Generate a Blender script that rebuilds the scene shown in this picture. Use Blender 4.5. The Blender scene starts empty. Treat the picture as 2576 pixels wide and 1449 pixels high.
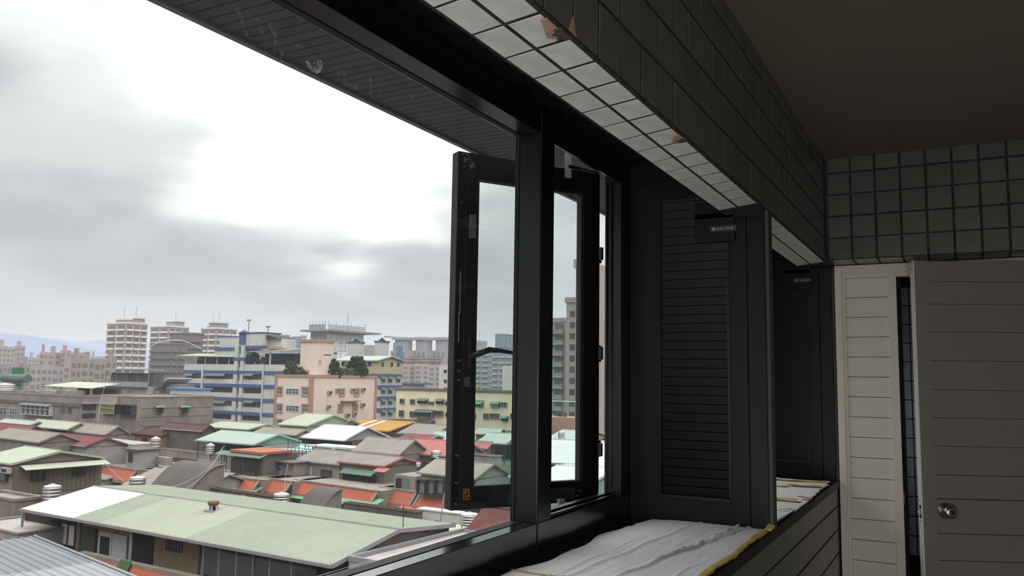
import bpy, math, random
from mathutils import Vector, Matrix
random.seed(7)
R = random.Random(11)
scene = bpy.context.scene
COL = scene.collection
# ------------------------------------------------------------------ camera
F_PX, W_PX, H_PX = 2098.92, 2576.0, 1449.0
YAW, PITCH, ROLL = 0.495472, 0.107425, 0.0153456
cy_, sy_, cp_, sp_ = math.cos(YAW), math.sin(YAW), math.cos(PITCH), math.sin(PITCH)
FWD = Vector((-sy_*cp_, cy_*cp_, sp_))
_r0 = Vector((cy_, sy_, 0)); _u0 = _r0.cross(FWD)
RGT = math.cos(ROLL)*_r0 + math.sin(ROLL)*_u0
UPV = -math.sin(ROLL)*_r0 + math.cos(ROLL)*_u0
cam = bpy.data.cameras.new('camera'); camo = bpy.data.objects.new('camera', cam); COL.objects.link(camo)
cam.sensor_fit = 'HORIZONTAL'; cam.sensor_width = 36.0; cam.lens = 36.0*F_PX/W_PX
cam.clip_start = 0.02; cam.clip_end = 9000
camo.matrix_world = Matrix(((RGT.x, UPV.x, -FWD.x, 0), (RGT.y, UPV.y, -FWD.y, 0), (RGT.z, UPV.z, -FWD.z, 0), (0, 0, 0, 1)))
scene.camera = camo
scene.view_settings.view_transform = 'Standard'; scene.view_settings.look = 'None'
scene.view_settings.gamma = 1.0; scene.view_settings.use_curve_mapping = False
scene.view_settings.exposure = 0.65
scene.cycles.max_bounces = 10; scene.cycles.diffuse_bounces = 5; scene.cycles.glossy_bounces = 3
scene.cycles.transparent_max_bounces = 16; scene.cycles.transmission_bounces = 4
scene.cycles.volume_bounces = 0
scene.cycles.sample_clamp_indirect = 4.0
scene.cycles.caustics_reflective = False; scene.cycles.caustics_refractive = False
try:
    scene.cycles.use_denoising = True; scene.cycles.denoiser = 'OPENIMAGEDENOISE'
except Exception: pass

# ------------------------------------------------------------------ overcast sky
def world():
    w = bpy.data.worlds.new('overcast_sky'); scene.world = w; w.use_nodes = True
    nt = w.node_tree; N = nt.nodes; L = nt.links; N.clear()
    out = N.new('ShaderNodeOutputWorld'); bg = N.new('ShaderNodeBackground'); L.new(bg.outputs[0], out.inputs[0])
    tc = N.new('ShaderNodeTexCoord'); sep = N.new('ShaderNodeSeparateXYZ'); L.new(tc.outputs['Generated'], sep.inputs[0])
    # clouds: project direction on a cloud deck  (x/(z+c), y/(z+c))
    add = N.new('ShaderNodeMath'); add.operation = 'ADD'; add.inputs[1].default_value = 0.18; L.new(sep.outputs['Z'], add.inputs[0])
    mx = N.new('ShaderNodeMath'); mx.operation = 'MAXIMUM'; mx.inputs[1].default_value = 0.05; L.new(add.outputs[0], mx.inputs[0])
    dx = N.new('ShaderNodeMath'); dx.operation = 'DIVIDE'; L.new(sep.outputs['X'], dx.inputs[0]); L.new(mx.outputs[0], dx.inputs[1])
    dy = N.new('ShaderNodeMath'); dy.operation = 'DIVIDE'; L.new(sep.outputs['Y'], dy.inputs[0]); L.new(mx.outputs[0], dy.inputs[1])
    cmb = N.new('ShaderNodeCombineXYZ'); L.new(dx.outputs[0], cmb.inputs[0]); L.new(dy.outputs[0], cmb.inputs[1])
    n1 = N.new('ShaderNodeTexNoise'); n1.inputs['Scale'].default_value = 1.35; n1.inputs['Detail'].default_value = 5; n1.inputs['Roughness'].default_value = 0.48
    n1.inputs['Distortion'].default_value = 0.35
    L.new(cmb.outputs[0], n1.inputs['Vector'])
    mr = N.new('ShaderNodeMapRange'); mr.inputs[1].default_value = 0.36; mr.inputs[2].default_value = 0.66
    mr.inputs[3].default_value = -0.6; mr.inputs[4].default_value = 0.7; mr.interpolation_type = 'SMOOTHSTEP'
    L.new(n1.outputs['Fac'], mr.inputs[0])
    # amplitude fades to nothing at the horizon
    am = N.new('ShaderNodeMapRange'); am.inputs[1].default_value = 0.03; am.inputs[2].default_value = 0.28; am.inputs[3].default_value = 0.02; am.inputs[4].default_value = 0.16
    L.new(sep.outputs['Z'], am.inputs[0])
    cl = N.new('ShaderNodeMath'); cl.operation = 'MULTIPLY'; L.new(mr.outputs[0], cl.inputs[0]); L.new(am.outputs[0], cl.inputs[1])
    # base brightness with elevation (overcast: brighter towards the zenith)
    cr = N.new('ShaderNodeValToRGB'); e = cr.color_ramp.elements
    e[0].position = 0.0; e[0].color = (0.43, 0.428, 0.445, 1)
    e[1].position = 1.0; e[1].color = (2.6, 2.6, 2.68, 1)
    for p, c in ((0.06, (0.425, 0.427, 0.447)), (0.14, (0.385, 0.389, 0.405)), (0.26, (0.45, 0.45, 0.465)), (0.40, (0.70, 0.70, 0.72)), (0.52, (1.85, 1.85, 1.9)), (0.68, (2.5, 2.5, 2.56))):
        k = e.new(p); k.color = (*c, 1)
    L.new(sep.outputs['Z'], cr.inputs[0])
    # the sun behind the cloud: a broad soft bright area
    d = (RGT*(850-1288)/F_PX - UPV*(235-724)/F_PX + FWD).normalized()
    nrm = N.new('ShaderNodeVectorMath'); nrm.operation = 'NORMALIZE'; L.new(tc.outputs['Generated'], nrm.inputs[0])
    dot = N.new('ShaderNodeVectorMath'); dot.operation = 'DOT_PRODUCT'; dot.inputs[1].default_value = d; 
    wn = N.new('ShaderNodeTexNoise'); wn.inputs['Scale'].default_value = 2.05; wn.inputs['Detail'].default_value = 2.5; wn.inputs['Roughness'].default_value = 0.5; L.new(cmb.outputs[0], wn.inputs['Vector'])
    ws = N.new('ShaderNodeVectorMath'); ws.operation = 'SUBTRACT'; ws.inputs[1].default_value = (0.5, 0.5, 0.5); L.new(wn.outputs['Color'], ws.inputs[0])
    wm = N.new('ShaderNodeVectorMath'); wm.operation = 'MULTIPLY_ADD'; wm.inputs[1].default_value = (0.24, 0.24, 0.24); L.new(ws.outputs[0], wm.inputs[0]); L.new(nrm.outputs[0], wm.inputs[2])
    wn2 = N.new('ShaderNodeVectorMath'); wn2.operation = 'NORMALIZE'; L.new(wm.outputs[0], wn2.inputs[0]); L.new(wn2.outputs[0], dot.inputs[0])
    gl = N.new('ShaderNodeMapRange'); gl.inputs[1].default_value = 0.962; gl.inputs[2].default_value = 1.0; gl.inputs[3].default_value = 0; gl.inputs[4].default_value = 1.0
    gl.interpolation_type = 'SMOOTHSTEP'; L.new(dot.outputs['Value'], gl.inputs[0])
    g2 = N.new('ShaderNodeMath'); g2.operation = 'POWER'; g2.inputs[1].default_value = 1.7; L.new(gl.outputs[0], g2.inputs[0])
    g4 = N.new('ShaderNodeMath'); g4.operation = 'POWER'; g4.inputs[1].default_value = 5.0; L.new(gl.outputs[0], g4.inputs[0])
    g5 = N.new('ShaderNodeMath'); g5.operation = 'MULTIPLY_ADD'; g5.inputs[1].default_value = 0.9; L.new(g4.outputs[0], g5.inputs[0]); L.new(cl.outputs[0], g5.inputs[2])
    s1 = N.new('ShaderNodeMath'); s1.operation = 'MULTIPLY_ADD'; s1.inputs[1].default_value = 0.25; L.new(g2.outputs[0], s1.inputs[0]); L.new(g5.outputs[0], s1.inputs[2])
    addc = N.new('ShaderNodeMixRGB'); addc.blend_type = 'ADD'; addc.inputs[0].default_value = 1; L.new(cr.outputs[0], addc.inputs[1]); L.new(s1.outputs[0], addc.inputs[2])
    L.new(addc.outputs[0], bg.inputs[0]); bg.inputs[1].default_value = 1.0
world()
# added fill light behind the camera, lifts the indoor brightness
al = bpy.data.lights.new('back_opening_daylight', 'AREA'); al.shape = 'RECTANGLE'; al.size = 1.0; al.size_y = 1.5; al.energy = 28; al.color = (1.0, 0.985, 0.96)
alo = bpy.data.objects.new('back_opening_daylight', al); COL.objects.link(alo); alo.location = (0.12, -1.47, -0.68); alo.rotation_euler = (math.radians(90), 0, 0)

# ------------------------------------------------------------------ materials
def srgb(h):
    h = h.lstrip('#'); v = [int(h[i:i+2], 16)/255 for i in (0, 2, 4)]
    return tuple(((c+0.055)/1.055)**2.4 if c > 0.04045 else c/12.92 for c in v)
MATS = {}
def mat(name, col, rough=0.7, spec=0.3, metal=0.0, noise=0.0, nscale=3.0, bump=0.0, bscale=40.0, rnd=0.0, kind=None, col2=None, emis=None, aniso=None):
    """procedural principled material; noise = stains in colour, rnd = per-object tint"""
    if name in MATS: return MATS[name]
    if isinstance(col, str): col = srgb(col)
    m = bpy.data.materials.new(name); m.use_nodes = True; MATS[name] = m
    nt = m.node_tree; N = nt.nodes; L = nt.links; b = N['Principled BSDF']
    b.inputs['Base Color'].default_value = (*col, 1); b.inputs['Roughness'].default_value = rough
    b.inputs['Specular IOR Level'].default_value = spec; b.inputs['Metallic'].default_value = metal
    m.diffuse_color = (*col, 1)
    cur = None
    tc = N.new('ShaderNodeTexCoord')
    if noise > 0:
        n = N.new('ShaderNodeTexNoise'); n.inputs['Scale'].default_value = nscale; n.inputs['Detail'].default_value = 6; n.inputs['Roughness'].default_value = 0.65
        mp = N.new('ShaderNodeMapping')
        if aniso: mp.inputs['Scale'].default_value = aniso
        L.new(tc.outputs['Object'], mp.inputs[0]); L.new(mp.outputs[0], n.inputs['Vector'])
        r = N.new('ShaderNodeMapRange'); r.inputs[1].default_value = 0.3; r.inputs[2].default_value = 0.7; L.new(n.outputs['Fac'], r.inputs[0])
        mixn = N.new('ShaderNodeMixRGB'); L.new(r.outputs[0], mixn.inputs[0])
        c2 = srgb(col2) if isinstance(col2, str) else (col2 or tuple(c*(1-noise) for c in col))
        mixn.inputs[1].default_value = (*c2, 1); mixn.inputs[2].default_value = (*tuple(min(1, c*(1+noise*0.3)) for c in col), 1)
        cur = mixn.outputs[0]
    if rnd > 0:
        oi = N.new('ShaderNodeObjectInfo'); r = N.new('ShaderNodeMapRange'); r.inputs[3].default_value = 1-rnd; r.inputs[4].default_value = 1+rnd*0.6
        L.new(oi.outputs['Random'], r.inputs[0])
        mu = N.new('ShaderNodeMixRGB'); mu.blend_type = 'MULTIPLY'; mu.inputs[0].default_value = 1
        if cur: L.new(cur, mu.inputs[1])
        else: mu.inputs[1].default_value = (*col, 1)
        L.new(r.outputs[0], mu.inputs[2]); cur = mu.outputs[0]
    if cur: L.new(cur, b.inputs['Base Color'])
    if bump > 0:
        n = N.new('ShaderNodeTexNoise'); n.inputs['Scale'].default_value = bscale; n.inputs['Detail'].default_value = 4; L.new(tc.outputs['Object'], n.inputs['Vector'])
        bp = N.new('ShaderNodeBump'); bp.inputs['Strength'].default_value = bump; bp.inputs['Distance'].default_value = 0.01
        L.new(n.outputs['Fac'], bp.inputs['Height']); L.new(bp.outputs[0], b.inputs['Normal'])
    return m
def glass_mat(name, tint=(0.96, 0.975, 0.965), dirt=0.0, scale=3.0, film=0.0):
    if name in MATS: return MATS[name]
    m = bpy.data.materials.new(name); m.use_nodes = True; MATS[name] = m
    nt = m.node_tree; N = nt.nodes; L = nt.links; N.clear()
    out = N.new('ShaderNodeOutputMaterial'); tr = N.new('ShaderNodeBsdfTransparent'); tr.inputs[0].default_value = (*tint, 1)
    gl = N.new('ShaderNodeBsdfGlossy'); gl.inputs['Roughness'].default_value = 0.02; gl.inputs[0].default_value = (0.55, 0.55, 0.6, 1)
    lw = N.new('ShaderNodeLayerWeight'); lw.inputs[0].default_value = 0.5
    pw = N.new('ShaderNodeMath'); pw.operation = 'POWER'; pw.inputs[1].default_value = 4.5; L.new(lw.outputs['Facing'], pw.inputs[0])
    fr = N.new('ShaderNodeMath'); fr.operation = 'MULTIPLY_ADD'; fr.inputs[1].default_value = 0.5; fr.inputs[2].default_value = 0.018; L.new(pw.outputs[0], fr.inputs[0])
    mx = N.new('ShaderNodeMixShader'); L.new(fr.outputs[0], mx.inputs[0]); L.new(tr.outputs[0], mx.inputs[1]); L.new(gl.outputs[0], mx.inputs[2])
    cur = mx.outputs[0]
    if dirt > 0 or film > 0:
        tc = N.new('ShaderNodeTexCoord'); mp = N.new('ShaderNodeMapping'); mp.inputs['Scale'].default_value = (1, 1, 0.35); L.new(tc.outputs['Object'], mp.inputs[0])
        n = N.new('ShaderNodeTexNoise'); n.inputs['Scale'].default_value = scale; n.inputs['Detail'].default_value = 8; n.inputs['Roughness'].default_value = 0.7; L.new(mp.outputs[0], n.inputs['Vector'])
        r = N.new('ShaderNodeMapRange'); r.inputs[1].default_value = 0.52; r.inputs[2].default_value = 0.8; r.inputs[3].default_value = film; r.inputs[4].default_value = film+dirt; L.new(n.outputs['Fac'], r.inputs[0])
        df = N.new('ShaderNodeBsdfDiffuse'); df.inputs[0].default_value = (0.7, 0.72, 0.78, 1)
        tl = N.new('ShaderNodeBsdfTranslucent'); tl.inputs[0].default_value = (0.7, 0.72, 0.78, 1)
        ad = N.new('ShaderNodeMixShader'); ad.inputs[0].default_value = 0.5; L.new(df.outputs[0], ad.inputs[1]); L.new(tl.outputs[0], ad.inputs[2])
        m2 = N.new('ShaderNodeMixShader'); L.new(r.outputs[0], m2.inputs[0]); L.new(cur, m2.inputs[1]); L.new(ad.outputs[0], m2.inputs[2]); cur = m2.outputs[0]
    L.new(cur, out.inputs[0]); return m

# ------------------------------------------------------------------ object helpers
WLOC = {}
def empty(name, loc, label=None, cat=None, group=None, kind=None, parent=None):
    o = bpy.data.objects.new(name, None); COL.objects.link(o); o.empty_display_size = 0.1
    loc = Vector(loc); WLOC[o] = loc.copy(); o.location = loc
    if parent is not None: o.parent = parent; o.location = loc - WLOC[parent]
    return tag(o, label, cat, group, kind)
def tag(o, label=None, cat=None, group=None, kind=None):
    if label: o['label'] = label
    if cat: o['category'] = cat
    if group: o['group'] = group
    if kind: o['kind'] = kind
    return o
class MB:
    def __init__(s): s.v = []; s.f = []; s.mi = []; s.sm = []
    def face(s, pts, mi=0, sm=False):
        k = len(s.v); s.v += [tuple(p) for p in pts]; s.f.append(tuple(range(k, k+len(pts)))); s.mi.append(mi); s.sm.append(sm)
    def hexa(s, b, t, mi=0):
        """b, t : 4 bottom and 4 top points, counter-clockwise from above"""
        k = len(s.v); s.v += [tuple(p) for p in b] + [tuple(p) for p in t]
        for f in ((3, 2, 1, 0), (4, 5, 6, 7), (0, 1, 5, 4), (1, 2, 6, 5), (2, 3, 7, 6), (3, 0, 4, 7)):
            s.f.append(tuple(k+i for i in f)); s.mi.append(mi); s.sm.append(False)
        return s
    def box(s, x0, x1, y0, y1, z0, z1, mi=0):
        return s.hexa([(x0, y0, z0), (x1, y0, z0), (x1, y1, z0), (x0, y1, z0)], [(x0, y0, z1), (x1, y0, z1), (x1, y1, z1), (x0, y1, z1)], mi)
    def obox(s, o, ux, uy, a0, a1, b0, b1, z0, z1, mi=0):
        """box in a plan frame: origin o, unit dirs ux, uy"""
        P = lambda a, b, z: (o[0]+ux[0]*a+uy[0]*b, o[1]+ux[1]*a+uy[1]*b, z)
        return s.hexa([P(a0, b0, z0), P(a1, b0, z0), P(a1, b1, z0), P(a0, b1, z0)], [P(a0, b0, z1), P(a1, b0, z1), P(a1, b1, z1), P(a0, b1, z1)], mi)
    def tube(s, pts, r, n=6, mi=0, cap=True):
        pts = [Vector(p) for p in pts]; rs = r if isinstance(r, (list, tuple)) else [r]*len(pts); k0 = len(s.v); up = Vector((0, 0, 1))
        for i, p in enumerate(pts):
            d = (pts[min(i+1, len(pts)-1)] - pts[max(i-1, 0)]).normalized()
            a = d.cross(up); a = a.normalized() if a.length > 1e-3 else Vector((1, 0, 0)); b = d.cross(a).normalized()
            for j in range(n):
                t = 2*math.pi*j/n; s.v.append(tuple(p + (a*math.cos(t)+b*math.sin(t))*rs[i]))
        for i in range(len(pts)-1):
            for j in range(n):
                s.f.append((k0+i*n+j, k0+i*n+(j+1) % n, k0+(i+1)*n+(j+1) % n, k0+(i+1)*n+j)); s.mi.append(mi); s.sm.append(n > 5)
        if cap:
            s.f.append(tuple(k0+j for j in range(n))); s.mi.append(mi); s.sm.append(False)
            s.f.append(tuple(k0+(len(pts)-1)*n+j for j in reversed(range(n)))); s.mi.append(mi); s.sm.append(False)
        return s
    def lathe(s, c, prof, n=20, mi=0, axis=None):
        """prof: list of (radius, height)"""
        k0 = len(s.v); ax = Vector(axis or (0, 0, 1)).normalized(); a = ax.orthogonal().normalized(); b = ax.cross(a); c = Vector(c)
        for r, h in prof:
            for j in range(n):
                t = 2*math.pi*j/n; s.v.append(tuple(c + ax*h + (a*math.cos(t)+b*math.sin(t))*max(r, 1e-4)))
        for i in range(len(prof)-1):
            for j in range(n):
                s.f.append((k0+i*n+j, k0+i*n+(j+1) % n, k0+(i+1)*n+(j+1) % n, k0+(i+1)*n+j)); s.mi.append(mi); s.sm.append(True)
        s.f.append(tuple(k0+j for j in reversed(range(n)))); s.mi.append(mi); s.sm.append(False)
        s.f.append(tuple(k0+(len(prof)-1)*n+j for j in range(n))); s.mi.append(mi); s.sm.append(False)
        return s
    def make(s, name, mats, parent=None, origin=None, bevel=0.0, label=None, cat=None, group=None, kind=None):
        if not isinstance(mats, (list, tuple)): mats = [mats]
        xs = [v[0] for v in s.v]; ys = [v[1] for v in s.v]; zs = [v[2] for v in s.v]
        if origin is None: origin = ((min(xs)+max(xs))/2, (min(ys)+max(ys))/2, min(zs))
        origin = Vector(origin)
        me = bpy.data.meshes.new(name); me.from_pydata([(v[0]-origin.x, v[1]-origin.y, v[2]-origin.z) for v in s.v], [], s.f)
        for m in mats: me.materials.append(m)
        me.polygons.foreach_set('material_index', s.mi); me.polygons.foreach_set('use_smooth', s.sm); me.update()
        o = bpy.data.objects.new(name, me); COL.objects.link(o); WLOC[o] = origin.copy(); o.location = origin
        if parent is not None: o.parent = parent; o.location = origin - WLOC[parent]
        if bevel > 0:
            bm = o.modifiers.new('bevel', 'BEVEL'); bm.width = bevel; bm.segments = 2; bm.limit_method = 'ANGLE'
        return tag(o, label, cat, group, kind)
def inst(name, me, loc, parent=None, rot=None, scale=None, **kw):
    o = bpy.data.objects.new(name, me); COL.objects.link(o); loc = Vector(loc); WLOC[o] = loc.copy()
    o.location = loc if parent is None else loc - WLOC[parent]
    if parent is not None: o.parent = parent
    if rot: o.rotation_euler = rot
    if scale: o.scale = scale
    return tag(o, **kw)
def BX(name, x0, x1, y0, y1, z0, z1, m, parent=None, bevel=0.0, **kw):
    return MB().box(x0, x1, y0, y1, z0, z1).make(name, m, parent, bevel=bevel, **kw)
# ------------------------------------------------------------------ survey helpers: pixel of the photograph -> point of the place
def ray(px, py): return FWD + RGT*((px-1288.0)/F_PX) - UPV*((py-724.5)/F_PX)
def onZ(px, py, z): d = ray(px, py); return d*(z/d.z)
def atD(px, py, D): d = ray(px, py); return d*(D/math.hypot(d.x, d.y))
def onW(px, py, A, B):
    """on the vertical plane through A and B -> (metres along AB, z)"""
    A = Vector((A[0], A[1], 0)); B = Vector((B[0], B[1], 0)); t = (B-A).normalized(); n = Vector((-t.y, t.x, 0)); d = ray(px, py)
    k = A.dot(n)/d.dot(n); P = d*k; return (P-A).dot(t), P.z
# ------------------------------------------------------------------ ROOM MATERIALS
black = mat('black_aluminium', (0.006, 0.006, 0.009), rough=0.27, spec=0.45)
blackm = mat('black_aluminium_matt', (0.005, 0.005, 0.0065), rough=0.45, spec=0.25)
rubber = mat('black_gasket', (0.02, 0.02, 0.022), rough=0.6)
soffit_m = mat('soffit_plank_grey', (0.11, 0.10, 0.105), rough=0.55, rnd=0.1)
tile_m = mat('white_glazed_tile', '#61625f', rough=0.28, spec=0.5, noise=0.18, nscale=9, rnd=0.12)  # face tiles are dark grey, the underside ones near white
grout_m = mat('dark_dirty_grout', (0.05, 0.047, 0.047), rough=0.9, noise=0.75, nscale=35)
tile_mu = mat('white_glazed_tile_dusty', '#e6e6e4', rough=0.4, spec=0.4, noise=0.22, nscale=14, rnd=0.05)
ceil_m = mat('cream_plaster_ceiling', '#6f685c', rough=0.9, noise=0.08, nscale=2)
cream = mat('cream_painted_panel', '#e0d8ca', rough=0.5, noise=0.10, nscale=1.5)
leafm = mat('beige_door_paint', '#857f78', rough=0.5, noise=0.05, nscale=2, bump=0.05, bscale=400)
edge_m = mat('white_door_edge', '#dfe0da', rough=0.35)
chrome = mat('worn_steel', (0.42, 0.40, 0.38), rough=0.28, metal=1.0)
floor_m = mat('grey_floor_tile', '#b0aaa0', rough=0.5, noise=0.2)
dark_m = mat('dark_recess', (0.01, 0.01, 0.012), rough=0.9)
cover_m = mat('greenish_grey_edge_strip', (0.055, 0.057, 0.05), rough=0.55)
ST = dict(kind='structure')
XB, ZB, CE = -0.553, 0.568, 1.067       # beam face, beam underside, ceiling
YE, YR = 4.16, 4.37                     # end wall face, recessed wall below the lintel
XG, XF = -1.11, -1.03                   # glass plane, inner face of the window frame
SILL = -0.467
def tile_mesh(name, w, h, d, m, c=0.0004):
    """glazed tile lying in local XY, facing +Z, chamfered rim"""
    a, b = w/2, h/2
    v = [(-a, -b, 0), (a, -b, 0), (a, b, 0), (-a, b, 0), (-a, -b, d-c), (a, -b, d-c), (a, b, d-c), (-a, b, d-c), (-a+c, -b+c, d), (a-c, -b+c, d), (a-c, b-c, d), (-a+c, b-c, d)]
    f = [(0, 1, 5, 4), (1, 2, 6, 5), (2, 3, 7, 6), (3, 0, 4, 7), (4, 5, 9, 8), (5, 6, 10, 9), (6, 7, 11, 10), (7, 4, 8, 11), (8, 9, 10, 11)]
    me = bpy.data.meshes.new(name); me.from_pydata(v, [], f); me.materials.append(m); me.update(); return me
# --- shell
BX('floor', -0.75, 1.15, -1.6, 4.6, -1.62, -1.55, floor_m, **ST)
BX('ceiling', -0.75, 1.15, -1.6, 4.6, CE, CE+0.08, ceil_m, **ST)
BX('wall_right', 1.05, 1.15, -1.6, 4.6, -1.55, CE, mat('grey_wall', '#b5b1aa', rough=0.8, noise=0.1), **ST)
wb = MB(); wb.box(-0.75, -0.4, -1.6, -1.5, -1.55, CE); wb.box(-0.4, 1.05, -1.6, -1.5, 0.09, CE); wb.make('wall_back', mat('grey_wall', '#b5b1aa'), **ST)  # opening in the back wall added for the fill light
# --- tiled beam over the window bays
beam = MB()
prof = [(XB-0.0006, CE), (XB-0.0006, ZB-0.0011), (-0.684, 0.5529), (-0.684, CE)]
for (ya, yb) in ((-1.5, 2.78), (2.85, YE)):
    b0 = [(p[0], ya, p[1]) for p in prof]; b1 = [(p[0], yb, p[1]) for p in prof]
    beam.face(b0); beam.face(b1[::-1])
    for i in range(4): beam.face([b0[i], b1[i], b1[(i+1) % 4], b0[(i+1) % 4]])
beam.box(-0.684, XB-0.006, 2.78, 2.85, 0.600, CE)
beam = beam.make('wall_left_beam', grout_m, origin=(-0.62, 0, ZB), **ST)
PT, G = 0.1112, 0.009
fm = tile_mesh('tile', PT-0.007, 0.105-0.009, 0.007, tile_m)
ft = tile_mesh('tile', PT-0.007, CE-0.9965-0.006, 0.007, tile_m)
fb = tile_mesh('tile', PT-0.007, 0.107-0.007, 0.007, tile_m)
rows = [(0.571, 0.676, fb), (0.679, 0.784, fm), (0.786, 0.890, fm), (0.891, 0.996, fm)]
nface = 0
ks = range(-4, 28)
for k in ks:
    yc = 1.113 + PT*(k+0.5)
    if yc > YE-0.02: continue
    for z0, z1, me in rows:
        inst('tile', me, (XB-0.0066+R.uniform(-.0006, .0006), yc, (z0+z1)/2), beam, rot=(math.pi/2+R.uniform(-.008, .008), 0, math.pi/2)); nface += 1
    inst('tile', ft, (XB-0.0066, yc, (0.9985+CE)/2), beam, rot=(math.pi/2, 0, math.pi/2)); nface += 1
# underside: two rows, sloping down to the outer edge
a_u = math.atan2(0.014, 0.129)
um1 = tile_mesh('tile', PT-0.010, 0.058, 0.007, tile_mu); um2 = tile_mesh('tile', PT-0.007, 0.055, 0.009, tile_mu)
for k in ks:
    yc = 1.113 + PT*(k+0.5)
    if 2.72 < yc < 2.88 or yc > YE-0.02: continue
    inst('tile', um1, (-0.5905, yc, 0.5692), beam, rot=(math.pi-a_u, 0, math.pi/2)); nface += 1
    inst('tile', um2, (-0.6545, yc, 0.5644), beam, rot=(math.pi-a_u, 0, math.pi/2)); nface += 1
# broken corners: bare peach clay and crumbled mortar where a tile corner has come off
clay = mat('peach_clay', '#b39684', rough=0.95, noise=0.3, nscale=30); mort = mat('crumbled_mortar', (0.09, 0.08, 0.07), rough=1, noise=0.5, nscale=60)
def slab(pts, t, nrm):
    m = MB(); n = Vector(nrm); k = len(pts); a = [Vector(p) for p in pts]; b = [p+n*t for p in a]
    m.face(a); m.face(b[::-1])
    for i in range(k): m.face([a[i], a[(i+1) % k], b[(i+1) % k], b[i]])
    return m
def chip(yc, s):
    P = lambda x, y: (x, yc+y*s, 0.5652+(x-XB)*0.1074)
    slab([P(-0.558, 0.030), P(-0.556, -0.052), P(-0.566, -0.056), P(-0.574, -0.03), P(-0.580, -0.012), P(-0.586, 0.008), P(-0.577, 0.018), P(-0.567, 0.026)], 0.0025, (0, 0, -1)).make('bare_clay_patch', clay, beam, label='peach clay bared where the glaze has broken off')
    slab([P(-0.552, 0.032), P(-0.552, -0.008), P(-0.562, -0.016), P(-0.566, -0.004), P(-0.573, 0.0), P(-0.567, 0.012), P(-0.575, 0.022), P(-0.562, 0.026)], 0.0045, (0, 0, -1)).make('crumbled_mortar_patch', mort, beam, label='crumbled grey mortar at the broken tile corner')
chip(1.185, 1.0); chip(1.865, 0.7)
slab([(XB+0.0006, 1.205, 0.573), (XB+0.0006, 1.236, 0.571), (XB+0.0006, 1.229, 0.583), (XB+0.0006, 1.224, 0.604), (XB+0.0006, 1.215, 0.592)], 0.0012, (1, 0, 0)).make('bare_clay_patch', clay, beam)
# --- end wall lintel with tiles
lint = BX('wall_far_lintel', XB-0.12, 1.05, YE+0.0006, 4.6, 0.5786, CE, grout_m, **ST)
PX = 0.1065
em = tile_mesh('tile', PX-0.011, 0.105-0.0095, 0.007, tile_m); et = tile_mesh('tile', PX-0.011, CE-0.9965-0.004, 0.007, tile_m)
es = tile_mesh('tile', PX-0.011, 0.095, 0.007, tile_m)
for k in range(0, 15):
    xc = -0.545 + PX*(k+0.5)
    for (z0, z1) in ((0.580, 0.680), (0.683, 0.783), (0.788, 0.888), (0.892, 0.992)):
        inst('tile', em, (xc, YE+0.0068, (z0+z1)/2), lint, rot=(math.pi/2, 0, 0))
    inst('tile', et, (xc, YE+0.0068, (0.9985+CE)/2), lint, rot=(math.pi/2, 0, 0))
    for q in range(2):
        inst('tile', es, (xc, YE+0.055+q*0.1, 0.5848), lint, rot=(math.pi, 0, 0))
# --- parapet below the sill
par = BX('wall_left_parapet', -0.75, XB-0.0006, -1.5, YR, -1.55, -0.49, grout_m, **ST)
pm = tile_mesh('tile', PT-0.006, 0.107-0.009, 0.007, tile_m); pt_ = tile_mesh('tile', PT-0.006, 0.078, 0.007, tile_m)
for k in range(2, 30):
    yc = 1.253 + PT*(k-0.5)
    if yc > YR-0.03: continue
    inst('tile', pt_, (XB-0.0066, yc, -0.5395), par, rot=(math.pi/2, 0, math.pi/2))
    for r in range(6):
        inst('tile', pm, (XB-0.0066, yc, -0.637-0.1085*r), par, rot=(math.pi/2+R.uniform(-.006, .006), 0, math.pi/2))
# --- window sill: dark aluminium boards running outwards, with a trim at the room edge
sill = BX('trim_1_sill', -1.16, -0.60, -1.4, YR, -0.50, -0.486, blackm, **ST)
nb = 0
y = -0.2
while y < YR-0.05:
    MB().box(-1.10, -0.565, y, y+0.066, -0.486, SILL-0.004).make('sill_board', mat('satin_black_sill', (0.02, 0.02, 0.023), rough=0.22, spec=0.9), sill, bevel=0.0035); nb += 1
    MB().box(-1.10, -0.565, y+0.068, y+0.102, -0.486, SILL-0.010).make('sill_board', mat('satin_black_sill', (0.02, 0.02, 0.023), rough=0.22, spec=0.9), sill, bevel=0.0035); nb += 1
    y += 0.1035
MB().box(-0.60, -0.547, -1.4, YR, -0.500, -0.4665).make('sill_trim', blackm, sill, bevel=0.002)

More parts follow.
